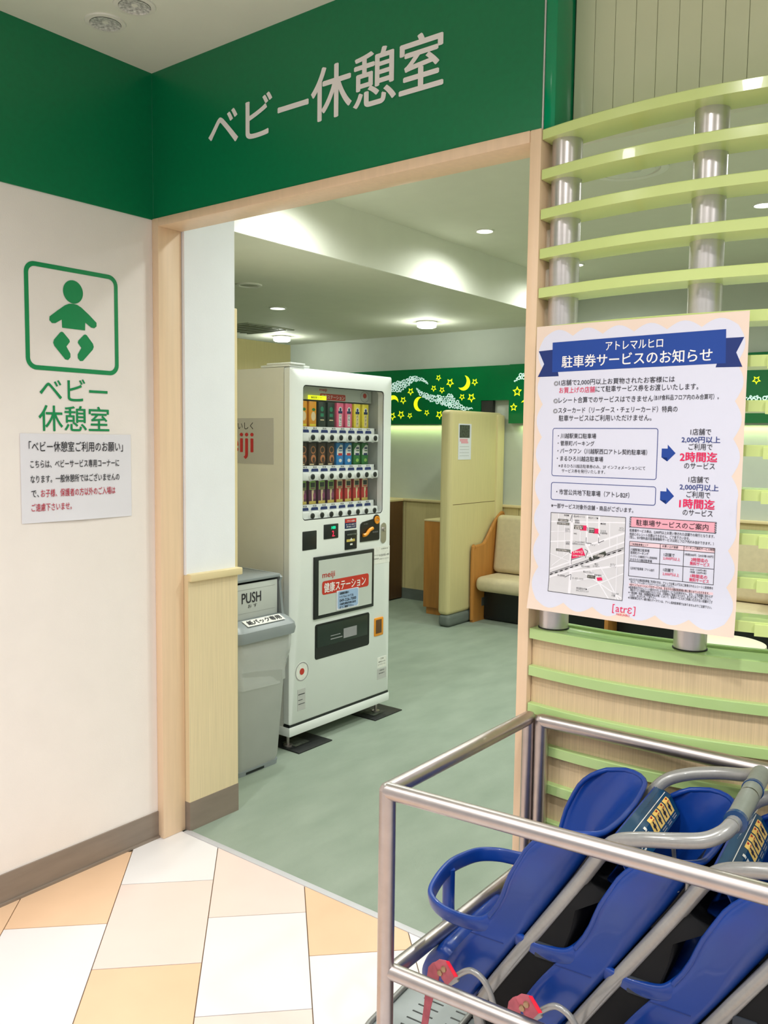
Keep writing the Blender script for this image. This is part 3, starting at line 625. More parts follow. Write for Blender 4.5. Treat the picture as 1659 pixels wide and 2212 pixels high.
def swoosh(name, path, n):
    b = MB(); P = smooth_path([(p[0], 0, p[1]) for p in path], 10); W_ = smooth_path([(p[2], 0, 0) for p in path], 10); put = []
    for i in range(n):
        t = random.random()*(len(P)-1); j = int(t); p = P[j].lerp(P[min(j+1, len(P)-1)], t-j); w = max(W_[j].x, .004)
        r = random.choice([.005, .006, .007, .009, .011]) if i > n*.02 else .017
        r = min(r, w*1.1); x = p.x+random.uniform(-.004, .004); z = p.z+random.uniform(-w, w)
        if any((x-q[0])**2+(z-q[1])**2 < (.82*(r+q[2]))**2 for q in put): continue
        put.append((x, z, r)); k = 12; y = YS-0.003-(len(put) % 60)*1.2e-5
        o = [b.b.verts.new((x+r*math.cos(2*PI*q/k), y, z+r*math.sin(2*PI*q/k))) for q in range(k)]
        ri = r*(.5 if r > .012 else .30); o2 = [b.b.verts.new((x+ri*math.cos(2*PI*q/k), y, z+ri*math.sin(2*PI*q/k))) for q in range(k)]
        for q in range(k): b.b.faces.new((o[q], o[(q+1) % k], o2[(q+1) % k], o2[q]))
    obj(name, b, 'swoosh', bd, smooth=None, kind='stuff')
swoosh('bubble_swoosh', [(-2.40, 1.965, .03), (-2.33, 1.985, .040), (-2.25, 1.992, .050), (-2.17, 2.028, .034), (-2.08, 2.058, .022), (-2.0, 2.045, .013), (-1.946, 2.012, .005)], 2200)
swoosh('bubble_swoosh', [(-2.065, 1.965, .006), (-2.01, 1.925, .018), (-1.93, 1.885, .028), (-1.84, 1.865, .034), (-1.76, 1.850, .042), (-1.69, 1.852, .058), (-1.63, 1.815, .034), (-1.55, 1.780, .014), (-1.46, 1.780, .004)], 2600)
swoosh('bubble_swoosh', [(-1.05, 2.0, .004), (-0.98, 2.04, .02), (-0.85, 2.03, .04), (-0.65, 1.95, .03), (-0.5, 1.93, .01)], 1200)
swoosh('bubble_swoosh', [(0.5, 1.75, .006), (0.8, 1.80, .03), (1.05, 1.80, .04), (1.35, 1.85, .03), (1.6, 1.95, .006)], 1500)
# dark recess as a solid block, its shade put into the colour
obj('recess', MB().box(-1.375, -1.262, YB-0.045, YB-0.001, 1.70, 1.845), 'dark_gap', bd, smooth=None)
# ------------------------------------------------------------------ BACK ROOM FURNITURE
pw = struct('low_partition', MB().box(-1.275, -1.165, 3.72, YB-0.02, 0.095, 1.738, 0.035, 4), 'cream_room')
struct('partition_pier', MB().box(-1.275, -1.145, YB-0.14, YB-0.02, 0.0, 1.72, 0.02), 'cream_room')
struct('baseboard_partition', MB().box(-1.27, -1.160, 3.725, YB-0.02, 0.0, 0.1, 0.03, 4), 'base_room')
obj('joint', MB().box(-1.1655, -1.1642, 3.76, YB-0.05, 0.985, 0.989), 'wood_dark', pw, smooth=None)
ph = thing('wall_flyer', (-1.162, 3.915, 1.345), 'small flyer with a photo and red line on the cream partition', 'flyer')
obj('sheet', MB().box(-1.1645, -1.1625, 3.82, 4.01, 1.345, 1.632), 'paper', ph, smooth=None)
obj('photo', MB().box(-1.1625, -1.1618, 3.835, 3.985, 1.52, 1.622), 'photo_dark', ph, smooth=None)
obj('red_line', MB().box(-1.1625, -1.1618, 3.84, 3.955, 1.490, 1.512).box(-1.1625, -1.1618, 3.86, 3.965, 1.475, 1.49), 'pinkish_print', ph, smooth=None)
obj('text_line', MB().box(-1.1625, -1.1618, 3.84, 3.98, 1.425, 1.427).box(-1.1625, -1.1618, 3.84, 3.98, 1.448, 1.450).box(-1.1625, -1.1618, 3.84, 3.98, 1.40, 1.402).box(-1.1625, -1.1618, 3.84, 3.98, 1.375, 1.377), 'grey_print', ph, smooth=None)
cb = thing('side_cabinet', (-1.45, 4.3, 0), 'orange-brown wooden cabinet on a recessed plinth left of the cream partition', 'cabinet')
obj('body', MB().box(-1.655, -1.30, 4.07, YB-0.03, 0.06, 0.806, 0.002), 'wood', cb)
obj('plinth', MB().box(-1.635, -1.31, 4.09, YB-0.04, 0, 0.06), 'wood', cb)
obj('top', MB().box(-1.657, -1.298, 4.068, YB-0.03, 0.806, 0.82, 0.002), 'cream_flat', cb)
db = thing('tall_cabinet', (-2.45, 4.1, 0), 'dark brown wooden cabinet beside the drinks machine against the back wall', 'cabinet')
obj('body', MB().box(-2.7, -2.22, 3.6, YB-0.03, 0.01, 0.925, 0.002), 'wood_dark', db)
obj('top', MB().box(-2.705, -2.215, 3.595, YB-0.03, 0.925, 0.945, 0.003), 'cream_flat', db)
bn = thing('upholstered_bench', (-0.1, 4.28, 0), 'beige cushioned bench with curved wooden side panel right of the partition', 'bench')
def side(x):
    pr = [(4.03, 0.0), (4.03, .58), (4.04, .605), (4.065, .62), (4.15, .628), (4.19, .64), (4.225, .66), (4.36, .80), (4.43, .86), (4.47, .875), (4.515, .875), (4.515, 0.0)]
    b = MB().prism([(x, p[0], p[1]) for p in pr], (0.028, 0, 0)); return b
obj('side_panel', side(-1.152), 'wood', bn); obj('side_panel', side(0.02), 'wood', bn); obj('side_panel', side(1.2), 'wood', bn)
obj('edge_trim', MB().tube(smooth_path([(-1.138, 4.03, .02), (-1.138, 4.03, .58), (-1.138, 4.065, .622), (-1.138, 4.17, .632), (-1.138, 4.225, .66), (-1.138, 4.36, .80), (-1.138, 4.47, .878), (-1.138, 4.51, .878)], 4), .015, 8), 'wood', bn)
for x0, x1 in ((-1.12, -0.56), (-0.555, 0.015), (0.052, 0.62), (0.625, 1.195)):
    obj('seat_cushion', MB().box(x0, x1, 4.03, 4.45, .262, .385, .05, 5), 'cushion', bn, smooth=80)
    obj('back_cushion', MB().box(x0, x1, 4.33, 4.44, .385, .875, .045, 5, rot=Matrix.Rotation(-0.12, 3, 'X')), 'cushion', bn, smooth=80)
obj('underframe', MB().box(-1.12, 1.19, 4.20, 4.5, 0.01, .26), 'black', bn, smooth=None)
obj('maker_plate', MB().box(-1.1237, -1.1225, 4.16, 4.26, .12, .19), 'alu', bn, smooth=None)
stt = thing('round_stool', (1.27, 2.72, 0), 'round white-topped low table seen under the poster through the screen', 'table')
obj('top', MB().lathe((1.27, 2.72, 0), [(0.0, .452), (.17, .452), (.19, .445), (.193, .43), (.17, .42), (0, .42)], 48), 'stool_top', stt)
obj('column', MB().lathe((1.27, 2.72, 0), [(.03, .42), (.03, .03), (.03, .02)], 20), 'frame_grey', stt)
obj('base', MB().lathe((1.27, 2.72, 0), [(.03, .04), (.15, .015), (.16, 0), (0, 0)], 32), 'black', stt)
# ------------------------------------------------------------------ DRINKS MACHINE
FX = -0.235                      # front plane of the machine (faces +X)
vm = thing('vending_machine', (-0.6, 1.33, 0.0), 'tall white drinks vending machine with a glass display window and red lettering panel', 'vending machine')
VD = (0, 1, 0)
y0, y1 = 0.947, 1.726
# side and back shell behind the door
b = MB().box(-0.98, -0.279, y0, y0+0.02, 0.16, 1.810).box(-0.98, -0.279, y1-0.02, y1, 0.16, 1.810).box(-0.98, -0.96, y0+.02, y1-.02, 0.16, 1.810).box(-0.98, -0.279, y0, y1, 1.810, 1.830).box(-0.98, -0.279, y0, y1, 0.10, 0.16)
obj('cabinet_body', b, 'mach_side', vm, smooth=None)
# door: frame around the display window
wy0, wy1, wz0, wz1 = 1.031, 1.655, 1.107, 1.752
b = bmesh.new()
outer = rrect(y0, y1, 0.124, 1.830, 0.012, 5); inner = rrect(wy0, wy1, wz0, wz1, 0.02, 5)
def doorface(x):
    O = [b.verts.new((x, p[0], p[1])) for p in outer]; I = [b.verts.new((x, p[0], p[1])) for p in inner]; n = len(O)
    return O, I, n
O1, I1, n = doorface(FX); O2, I2, n = doorface(FX-0.041)
outer, o_in = [( (p[0]-1.3365)*.976+1.3365, (p[1]-.977)*.989+.977) for p in outer], outer
OM = [b.verts.new((FX-0.007, p[0], p[1])) for p in o_in]
for v, p in zip(O1, outer): v.co = (FX, p[0], p[1])
for k in range(n):
    k2 = (k+1) % n
    b.faces.new((O1[k], O1[k2], I1[k2], I1[k])); b.faces.new((O1[k], OM[k], OM[k2], O1[k2])); b.faces.new((OM[k], O2[k], O2[k2], OM[k2])); b.faces.new((I1[k], I1[k2], I2[k2], I2[k]))
obj('door', b, 'mach', vm, smooth=40)
obj('inner_door', MB().box(FX-0.10, FX-0.040, y0+0.012, y1-0.012, 0.13, wz0-0.025).box(FX-0.10, FX-0.040, y0+0.012, wy0-.023, wz0-0.03, 1.82).box(FX-0.10, FX-0.040, wy1+.023, y1-0.012, wz0-0.03, 1.82).box(FX-0.10, FX-0.040, wy0-.03, wy1+.03, wz1+.021, 1.82), 'mach_side', vm, smooth=None)
b = MB(); ring_strip(b, rrect(wy0-0.004, wy1+0.004, wz0-0.004, wz1+0.004, 0.022, 5), rrect(wy0+0.005, wy1-0.005, wz0+0.005, wz1-0.005, 0.017, 5), lambda p: (FX-0.004, p[0], p[1]))
obj('window_gasket', b, 'black', vm, smooth=None)
b = MB(); b.face([(FX-0.008, p[0], p[1]) for p in rrect(wy0, wy1, wz0, wz1, 0.02, 5)])
obj('window_pane', b, 'glass', vm, smooth=None)
# interior
b = MB().box(FX-0.20, FX-0.19, wy0-0.02, wy1+0.02, wz0-0.03, wz1+0.03).box(FX-0.19, FX-0.036, wy0-0.022, wy0-0.012, wz0-0.03, wz1+0.03).box(FX-0.19, FX-0.036, wy1+0.012, wy1+0.022, wz0-0.03, wz1+0.03).box(FX-0.19, FX-0.036, wy0-0.02, wy1+0.02, wz1+0.01, wz1+0.02).box(FX-0.19, FX-0.036, wy0-0.02, wy1+0.02, wz0-0.03, wz0-0.02)
obj('display_case', b, 'mach_in', vm, smooth=None)
obj('header_card', MB().box(FX-0.088, FX-0.0865, wy0-0.015, 1.655, 1.690, wz1+0.012), 'mach_in', vm, smooth=None)
b = MB(); b.face([(FX-0.086, p[0], p[1]) for p in rrect(1.246, 1.440, 1.693, 1.724, .006, 4)]); obj('header_badge', b, 'red', vm, smooth=None)
letters('header_text', [('健康ステーション', (FX-0.0855, 1.343, 1.7085), .178, .021)], 'white_letter', vm, U=VD, bold=.02)
letters('header_name', [('meiji', (FX-0.0855, 1.268, 1.740), .055, .019)], 'red', vm, U=VD, bold=.01)
b = MB(); b.face([(FX-0.070, p[0], p[1]) for p in rrect(1.140, 1.275, 1.690, 1.711, .002, 2)]); obj('price_strip', b, 'star', vm, smooth=None)
letters('price_strip_text', [('価格変更コーナー', (FX-0.0692, 1.205, 1.7005), .09, .011)], 'black_print', vm, U=VD, bold=.01)
b = MB(); ring_strip(b, [(1.598+.036*math.cos(a*PI/16), 1.722+.030*math.sin(a*PI/16)) for a in range(32)], [(1.598+.033*math.cos(a*PI/16), 1.722+.027*math.sin(a*PI/16)) for a in range(32)], lambda p: (FX-0.086, p[0], p[1])); obj('round_mark', b, 'grey_print', vm, smooth=None)
b = MB(); b.face([(FX-0.086, 1.598+.015*math.cos(a*PI/8), 1.727+.013*math.sin(a*PI/8)) for a in range(16)]); obj('round_mark_centre', b, 'red', vm, smooth=None)
NUM = ['first', 'second', 'third', 'fourth', 'fifth', 'sixth', 'seventh', 'eighth']
PRICE = [['¥110']*8, ['¥110']*4+['¥100']*2+['¥110', '¥110'], ['¥120']*8]
for r, zr in enumerate((1.505, 1.315, 1.125)):
    rl = obj('button_rail', MB().box(FX-0.060, FX-0.022, wy0-0.0, wy1-0.012, zr-0.020, zr+0.022, 0.008, 3).box(FX-0.066, FX-0.046, wy0-0.0, wy1-0.022, zr+0.018, zr+0.052, 0.001), 'mach', vm)
    b = bmesh.new(); tg = MB()
    for i in range(8):
        yb = 1.108+0.0692*i
        bt = obj('button_housing', MB().lathe((FX-0.030, yb+0.006, zr), [(.024, .0), (.019, .012), (.0175, .016), (.0172, .017), (0, .017)], 20, 'x'), 'mach', rl)
        obj('button', MB().lathe((FX-0.013, yb+0.006, zr), [(.0135, .0), (.0135, .004), (.011, .0055), (0, .0055)], 20, 'x'), 'black', rl)
        text_add(b, PRICE[r][i], (FX-0.0455, yb-0.012, zr+0.045), .026, .009, VD, (0, 0, 1), .012, 1)
        tp = [(yb-0.038, zr+.0235), (yb+0.014, zr+.0235), (yb+0.013, zr+.034), (yb+0.008, zr+.038), (yb-0.032, zr+.038), (yb-0.037, zr+.034)]
        obj('price_tag', MB().face([(FX-0.0453, p[0], p[1]) for p in tp]), 'blue_dark_print', rl, smooth=None)
        text_add(b, 'つめた〜い', (FX-0.0447, yb-0.012, zr+0.030), .034, .007, VD, (0, 0, 1), .0, 1)
    obj('price_text', b, 'black_print', rl, smooth=None, solid=True)
    obj('shelf', MB().box(FX-0.188, FX-0.066, wy0-0.01, wy1+0.01, zr+0.038, zr+0.050), 'black', vm, smooth=None)
# things on the shelves: drink cartons
def carton(kind, yc, z, h, base, lab, grp, deco):
    t = thing('drink_carton', (FX-0.105, yc, z), lab, 'drink carton', grp)
    obj('box', MB().box(FX-0.135, FX-0.080, yc-0.026, yc+0.026, z, z+h, 0.0018), base, t)
    for q, (nm, poly, m) in enumerate(deco):
        b = MB(); b.face([(FX-0.0797+q*.00014, yc+p[0], z+p[1]*h) for p in poly]); obj(nm, b, m, t, smooth=None)
    return t
for nm, rgb in dict(c_mango=(232, 156, 30), c_cream=(232, 212, 168), c_coffee=(30, 44, 38), c_cgreen=(40, 130, 96), c_pink=(232, 100, 136), c_white=(232, 232, 226), c_navy=(24, 44, 92), c_yellow=(232, 214, 60), c_cocoa=(62, 38, 26), c_cocoa2=(190, 118, 70), c_sky=(30, 130, 200), c_red=(200, 40, 44), c_leaf=(40, 120, 50), c_purple=(92, 34, 72), c_grape=(136, 60, 100), c_apple=(184, 44, 44), c_gold=(206, 184, 90), c_lime=(150, 196, 90)).items():
    M[nm] = mat(nm, rgb, 0.35, var=0.06, scale=(60, 60, 60))
def R_(a, c, d, e): return [(a, d), (c, d), (c, e), (a, e)]
def C_(y, z, r, rz, n=14): return [(y+r*math.cos(2*PI*k/n), z+rz*math.sin(2*PI*k/n)) for k in range(n)]
ZR = [(1.556, .126), (1.366, .114), (1.176, .118)]
ROW = [
 [('mango', 'orange mango milk', 2), ('coffee', 'dark green and black coffee', 2), ('berry', 'pink strawberry milk', 2), ('banana', 'yellow banana milk', 2)],
 [('cocoa', 'brown cocoa', 4), ('skyb', 'blue and white milk', 2), ('greenb', 'green and white milk', 2)],
 [('grape', 'purple grape juice', 4), ('apple', 'red apple juice', 4)]]
rown = ['top', 'middle', 'bottom']
for r in range(3):
    i = 0; z, h = ZR[r]
    for kind, nm, cnt in ROW[r]:
        pos = ['left', 'right'] if cnt == 2 else ['leftmost', 'second from left', 'third from left', 'rightmost']
        for j in range(cnt):
            yc = 1.118+0.0685*i
            lab = '%s carton, %s of %s in the %s row' % (nm, pos[j], 'two' if cnt == 2 else 'four', rown[r])
            grp = '%s cartons in the %s row' % (nm, rown[r])
            if kind == 'mango': base = 'c_mango'; deco = [('fruit_print', C_(.004, .42, .016, .18), 'c_cream'), ('leaf_print', C_(.006, .68, .012, .06), 'c_leaf'), ('foot_print', R_(-.022, .022, .04, .12), 'c_yellow')]
            elif kind == 'coffee': base = 'c_coffee'; deco = [('seal_print', C_(0, .72, .012, .10), 'c_cgreen'), ('name_print', R_(-.012, .012, .42, .55), 'c_cgreen'), ('line_print', R_(-.014, .014, .27, .31), 'c_cream')]
            elif kind in ('berry', 'banana'):
                base = 'c_pink' if kind == 'berry' else 'c_yellow'
                deco = [('name_print', R_(-.010, .012, .06, .55), 'c_cream' if kind == 'banana' else 'c_white'), ('seal_print', C_(.002, .72, .014, .13), 'c_white'), ('seal_base', R_(-.014, .017, .58, .68), 'c_navy'), ('seal_cap', C_(.002, .74, .008, .07), 'c_navy')]
            elif kind == 'cocoa': base = 'c_cocoa'; deco = [('swirl_print', C_(.004, .68, .018, .17), 'c_cocoa2'), ('swirl_core', C_(.004, .68, .013, .12), 'c_cocoa'), ('cup_print', C_(.006, .30, .018, .18), 'c_cocoa2'), ('cup_core', C_(.008, .25, .010, .12), 'c_cocoa'), ('foot_print', R_(-.022, .010, .03, .08), 'c_cream')]
            elif kind in ('skyb', 'greenb'):
                base = 'c_sky' if kind == 'skyb' else 'c_leaf'; deco = [('panel_print', [(-.022, .45), (.022, .45), (.022, .88), (.006, .92), (-.022, .70)], 'c_white'), ('name_print', R_(-.006, .018, .72, .80), 'c_navy'), ('line_print', R_(-.006, .018, .62, .66), base), ('seal_print', R_(-.012, .018, .42, .53), 'c_red' if kind == 'skyb' else 'c_navy'), ('wave_print', C_(.004, .20, .012, .08), 'c_white' if kind == 'skyb' else 'c_lime')]
            else:
                base = 'c_purple' if kind == 'grape' else 'c_apple'
                deco = [('top_print', R_(-.022, .022, .60, .97), 'c_lime' if kind == 'grape' else 'c_cream'), ('name_print', R_(-.014, .018, .70, .90), 'c_coffee'), ('line_print', R_(-.014, .018, .63, .68), 'c_grape' if kind == 'grape' else 'c_red'), ('juice_print', [(-.004, .10), (.004, .10), (.010, .58), (-.006, .58)], 'c_cream'), ('foot_print', R_(-.025, .025, .0, .12), 'c_gold'), ('fruit_print', C_(.014, .34, .010, .14), 'c_grape' if kind == 'grape' else 'c_red')]
            t = carton(kind, yc, z, h, base, lab, grp, deco)
            if kind == 'berry': letters('lettering', [('い', (FX-0.0788, yc+.001, z+.49*h), .011, .014), ('ち', (FX-0.0788, yc+.001, z+.335*h), .011, .014), ('ご', (FX-0.0788, yc+.001, z+.18*h), .011, .014)], 'c_navy', t, U=VD, bold=.01)
            if kind == 'banana': letters('lettering', [('バ', (FX-0.0788, yc+.001, z+.49*h), .011, .014), ('ナ', (FX-0.0788, yc+.001, z+.335*h), .011, .014), ('ナ', (FX-0.0788, yc+.001, z+.18*h), .011, .014)], 'c_leaf', t, U=VD, bold=.01)
            i += 1
# controls
obj('card_reader', MB().box(FX-0.01, FX+0.003, 1.030, 1.130, .963, 1.055, .003), 'black', vm)
dp = obj('display', MB().box(FX-0.01, FX+0.004, 1.182, 1.290, 1.005, 1.078, .003), 'black', vm)
letters('green_digits', [('100', (FX+.0052, 1.250, 1.060), .030, .014)], 'green_led', dp, U=VD, bold=.02)
letters('red_digit', [('2.', (FX+.0052, 1.250, 1.030), .020, .028)], 'red_led', dp, U=VD, bold=.01)
st_ = obj('red_blue_sticker', MB().box(FX-0.002, FX+0.0015, 1.342, 1.432, 1.045, 1.096, .001), 'c_navy', vm)
obj('red_band', MB().face([(FX+.0022, p[0], p[1]) for p in R_(1.343, 1.431, 1.075, 1.095)]), 'red', st_, smooth=None)
letters('sticker_text', [('デザイン公募中', (FX+.003, 1.387, 1.084), .062, .010), ('新しいデザインの紙パック', (FX+.003, 1.387, 1.066), .075, .007), ('飲料を販売しています', (FX+.003, 1.387, 1.055), .070, .007)], 'white_letter', st_, U=VD, bold=.01)
bs = obj('note_slot', MB().box(FX-0.01, FX+0.006, 1.342, 1.434, .938, 1.036, .003), 'black', vm)
obj('slot_mouth', MB().box(FX+.006, FX+.014, 1.350, 1.426, 1.010, 1.018, .002), 'photo_dark', bs)
obj('slot_stripe', MB().box(FX+.006, FX+.0066, 1.350, 1.415, .978, .991), 'c_gold', bs, smooth=None)
obj('slot_arrow', MB().box(FX+.006, FX+.0070, 1.378, 1.396, .960, .968).face([(FX+.0072, 1.374, .984), (FX+.0072, 1.398, .984), (FX+.0072, 1.386, .998)]), 'c_white', bs, smooth=None)
cp = [(1.463, .968), (1.618, .968), (1.622, .975), (1.622, 1.075)]+arc_pts((1.597, 1.078), .026, 0, PI*0.95, 8)+[(1.480, 1.070), (1.466, 1.060), (1.463, 1.045)]
cm = obj('coin_unit', MB().prism([(FX-0.004, p[0], p[1]) for p in cp], (.009, 0, 0)), 'black', vm)
obj('coin_ring', MB().lathe((FX+.005, 1.597, 1.075), [(.021, 0), (.021, .005), (.014, .005), (.014, .001)], 24, 'x'), 'orange', cm)
obj('coin_slot', MB().box(FX+.005, FX+.008, 1.586, 1.608, 1.073, 1.077), 'alu', cm, smooth=None)
obj('return_lever', MB().tube(smooth_path([(FX+.011, 1.478, 1.002), (FX+.014, 1.500, 1.006), (FX+.014, 1.525, 1.026), (FX+.011, 1.555, 1.034)]), .009, 10, radii=None), 'orange', cm)
letters('coin_text', [('コイン投入', (FX+.0056, 1.505, 1.060), .034, .007), ('10 50 100 500', (FX+.0056, 1.585, 1.012), .045, .008)], 'grey_print', cm, U=VD)
lk = obj('lock_plate', MB().prism([(FX-.001, p[0], p[1]) for p in rrect(1.636, 1.682, .946, 1.056, .0225, 8)], (.005, 0, 0)), 'alu', vm)
obj('lock_barrel', MB().lathe((FX+.004, 1.659, 1.020), [(.011, 0), (.011, .008), (.004, .009), (.0, .006)], 18, 'x'), 'steel', lk)
# advertising panel
ap = obj('advert_panel', MB().box(FX-.002, FX+.010, 1.108, 1.573, .616, .924, .003), 'black', vm)
obj('advert_card', MB().box(FX+.010, FX+.0115, 1.136, 1.553, .634, .906), 'mach_in', ap, smooth=None)
letters('brand_text', [('meiji', (FX+.0125, 1.208, .826), .092, .036)], 'red', ap, U=VD, bold=.012, res=4)
obj('red_badge', MB().face([(FX+.0124, p[0], p[1]) for p in rrect(1.160, 1.525, .732, .800, .014, 5)]), 'red', ap, smooth=None)
letters('badge_text', [('健康ステーション', (FX+.0134, 1.336, .766), .325, .048)], 'white_letter', ap, U=VD, bold=.030, res=4)
obj('blue_notice', MB().box(FX+.0128, FX+.014, 1.268, 1.440, .640, .738), 'paper', ap, smooth=None)
M['notice_blue'] = mat('notice_blue', (160, 186, 222), .4, var=.02)
obj('notice_field', MB().face([(FX+.0146, p[0], p[1]) for p in rrect(1.275, 1.436, .645, .735, .012, 5)]), 'notice_blue', ap, smooth=None)
letters('notice_text', [('自動販売機の', (FX+.0152, 1.325, .723), .07, .013), ('トラブルについては、', (FX+.0152, 1.345, .705), .11, .012), ('049-226-7000', (FX+.0152, 1.354, .686), .13, .015), ('川越乳飲販売株式会社', (FX+.0152, 1.354, .668), .13, .012), ('までご連絡下さい。', (FX+.0152, 1.345, .652), .11, .012)], 'black_print', ap, U=VD, bold=.008)
# delivery opening
dl = obj('delivery_tray', MB().prism([(FX-.06, p[0], p[1]) for p in rrect(1.122, 1.548, .412, .588, .014, 5)], (.0615, 0, 0)), 'black', vm)
obj('flap', MB().box(FX+.0015, FX+.004, 1.135, 1.530, .470, .578, .001), 'c_coffee', dl)
obj('flap_sticker', MB().box(FX+.004, FX+.0048, 1.335, 1.44, .485, .535).box(FX+.004, FX+.0048, 1.235, 1.325, .495, .50).box(FX+.004, FX+.0048, 1.235, 1.31, .512, .516), 'grey_print', dl, smooth=None)
cr = obj('coin_return', MB().box(FX-.01, FX+.006, 1.590, 1.667, .446, .546, .006), 'orange', vm)
obj('return_pocket', MB().box(FX+.0055, FX+.007, 1.598, 1.648, .462, .536, .0005), 'wood_dark', cr)
# stickers
rs = obj('round_sticker', MB().lathe((FX, 1.030, .375), [(.048, 0), (.048, .001), (0, .001)], 32, 'x'), 'c_white', vm, smooth=None)
b = MB(); ring_strip(b, [(1.030+.046*math.cos(a*PI/16), .375+.046*math.sin(a*PI/16)) for a in range(32)], [(1.030+.042*math.cos(a*PI/16), .375+.042*math.sin(a*PI/16)) for a in range(32)], lambda p: (FX+.0018, p[0], p[1])); obj('sticker_ring', b, 'grey_print', rs, smooth=None)
obj('sticker_centre', MB().lathe((FX+.001, 1.030, .375), [(.016, 0), (.016, .001), (0, .001)], 20, 'x'), 'red', rs, smooth=None)
gs = obj('rating_plate', MB().box(FX, FX+.0012, 1.000, 1.055, .185, .290), 'grey_logo', vm, smooth=None)
obj('plate_print', MB().box(FX+.0012, FX+.0016, 1.005, 1.050, .262, .266).box(FX+.0012, FX+.0016, 1.005, 1.035, .235, .238).box(FX+.0012, FX+.0016, 1.005, 1.050, .215, .218), 'black_print', gs, smooth=None)
ws = obj('white_sticker', MB().box(FX, FX+.0012, 1.576, 1.718, .838, .928), 'c_white', vm, smooth=None)
letters('sticker_text', [('お問合せ', (FX+.002, 1.672, .916), .06, .006), ('0120-552-190', (FX+.002, 1.668, .882), .085, .010), ('ご利用ありがとうございます', (FX+.002, 1.668, .862), .085, .006), ('サービス', (FX+.002, 1.602, .885), .035, .007), ('お客様相談室', (FX+.002, 1.602, .866), .04, .007)], 'black_print', ws, U=VD)
wt = obj('warning_sticker', MB().box(FX, FX+.0012, 1.622, 1.700, .268, .325), 'c_white', vm, smooth=None)
letters('sticker_text', [('ご注意', (FX+.002, 1.66, .316), .03, .008), ('転倒防止のため', (FX+.002, 1.66, .300), .06, .007), ('強くゆすらないで下さい', (FX+.002, 1.66, .285), .065, .006)], 'black_print', wt, U=VD)
gp = obj('grey_sticker', MB().box(FX, FX+.0012, 1.622, 1.700, .205, .262), 'grey_logo', vm, smooth=None)
letters('sticker_text', [('設置責任者', (FX+.002, 1.66, .252), .04, .007), ('管理番号', (FX+.002, 1.66, .236), .05, .006)], 'black_print', gp, U=VD)
# kick plate, feet, hinge
obj('kick_plate', MB().box(FX-.12, FX+.001, y0-.002, y1+.004, .068, .113, .004), 'mach', vm)
obj('door_gap', MB().box(FX-.115, FX-.004, y0+.001, y1-.001, .112, .1235), 'black', vm, smooth=None)  # black strip paints the shade in the slit below the door
obj('hinge_cover', MB().box(FX-.20, FX-.01, y0+.002, y0+.14, 1.832, 1.842, .002).box(FX-.16, FX-.0, y0+.001, y0+.10, 1.842, 1.851, .003), 'mach', vm)
for xx in (FX-.05, -.93):
    for yy in (y0+.04, y1-.05):
        obj('foot', MB().lathe((xx, yy, .006), [(.022, 0), (.022, .008), (.008, .012), (.008, .10)], 16), 'steel', vm)
# lettering card on its near side
sc_ = obj('side_card', MB().box(-.80, -.345, y0-.0012, y0, 1.374, 1.594), 'grey_logo', vm, smooth=None)
letters('side_text', [('おいしく', (-.557, y0-.002, 1.557), .150, .034)], 'black_print', sc_, bold=.0, res=4)
letters('side_brand', [('meiji', (-.632, y0-.002, 1.460), .30, .125)], 'c_red', sc_, bold=.02, res=5)
for i, yy in enumerate((1.06, 1.67)):
    t = thing('floor_mat', (FX-.1, yy, 0), ['black ribbed rubber pad under the near front foot of the vending machine', 'black ribbed rubber pad under the far front foot of the vending machine'][i], 'mat', 'rubber pads under the vending machine feet')
    obj('pad', MB().box(-.50, -.175+(-.02 if i else 0), yy-.11, yy+.13, 0, .006, .002), 'black_rubber', t)
    obj('foot_plate', MB().box(FX-.10, FX-.012, yy-.06, yy+.04, .005, .0085, .001), 'photo_dark', t)
# ------------------------------------------------------------------ WASTE BIN
wb = thing('waste_bin', (-0.30, 0.68, 0), 'grey push-flap waste bin with clear liner bag in front of the vending machine side', 'waste bin')
def bsec(x0, x1, ya, yb, z, r): return [(p[0], p[1], z) for p in rrect(x0, x1, ya, yb, r, 5)]
def loft(secs, cap0=True, cap1=True):
    b = MB(); V = [[b.b.verts.new(p) for p in s] for s in secs]; n = len(V[0])
    for A_, B_ in zip(V, V[1:]):
        for k in range(n): b.b.faces.new((A_[k], A_[(k+1) % n], B_[(k+1) % n], B_[k]))
    if cap0: b.b.faces.new(V[0][::-1])
    if cap1: b.b.faces.new(V[-1])
    return b
obj('body', loft([bsec(-.485, -.185, .535, .790, .012, .03), bsec(-.490, -.172, .525, .805, .045, .04), bsec(-.515, -.140, .493, .838, .615, .045)]), 'bin', wb)
obj('foot_rim', loft([bsec(-.48, -.178, .535, .80, 0.0, .03), bsec(-.482, -.176, .532, .803, .022, .03)]), 'bin_lid', wb)
obj('foot_slot', MB().box(-.180, -.1755, .59, .70, .004, .014), 'black', wb, smooth=None)
obj('lid_rim', loft([bsec(-.535, -.112, .475, .860, .615, .05), bsec(-.535, -.108, .472, .864, .640, .05), bsec(-.535, -.112, .475, .860, .662, .05), bsec(-.530, -.135, .485, .850, .682, .05), bsec(-.53, -.175, .50, .835, .70, .04)]), 'bin_lid', wb)
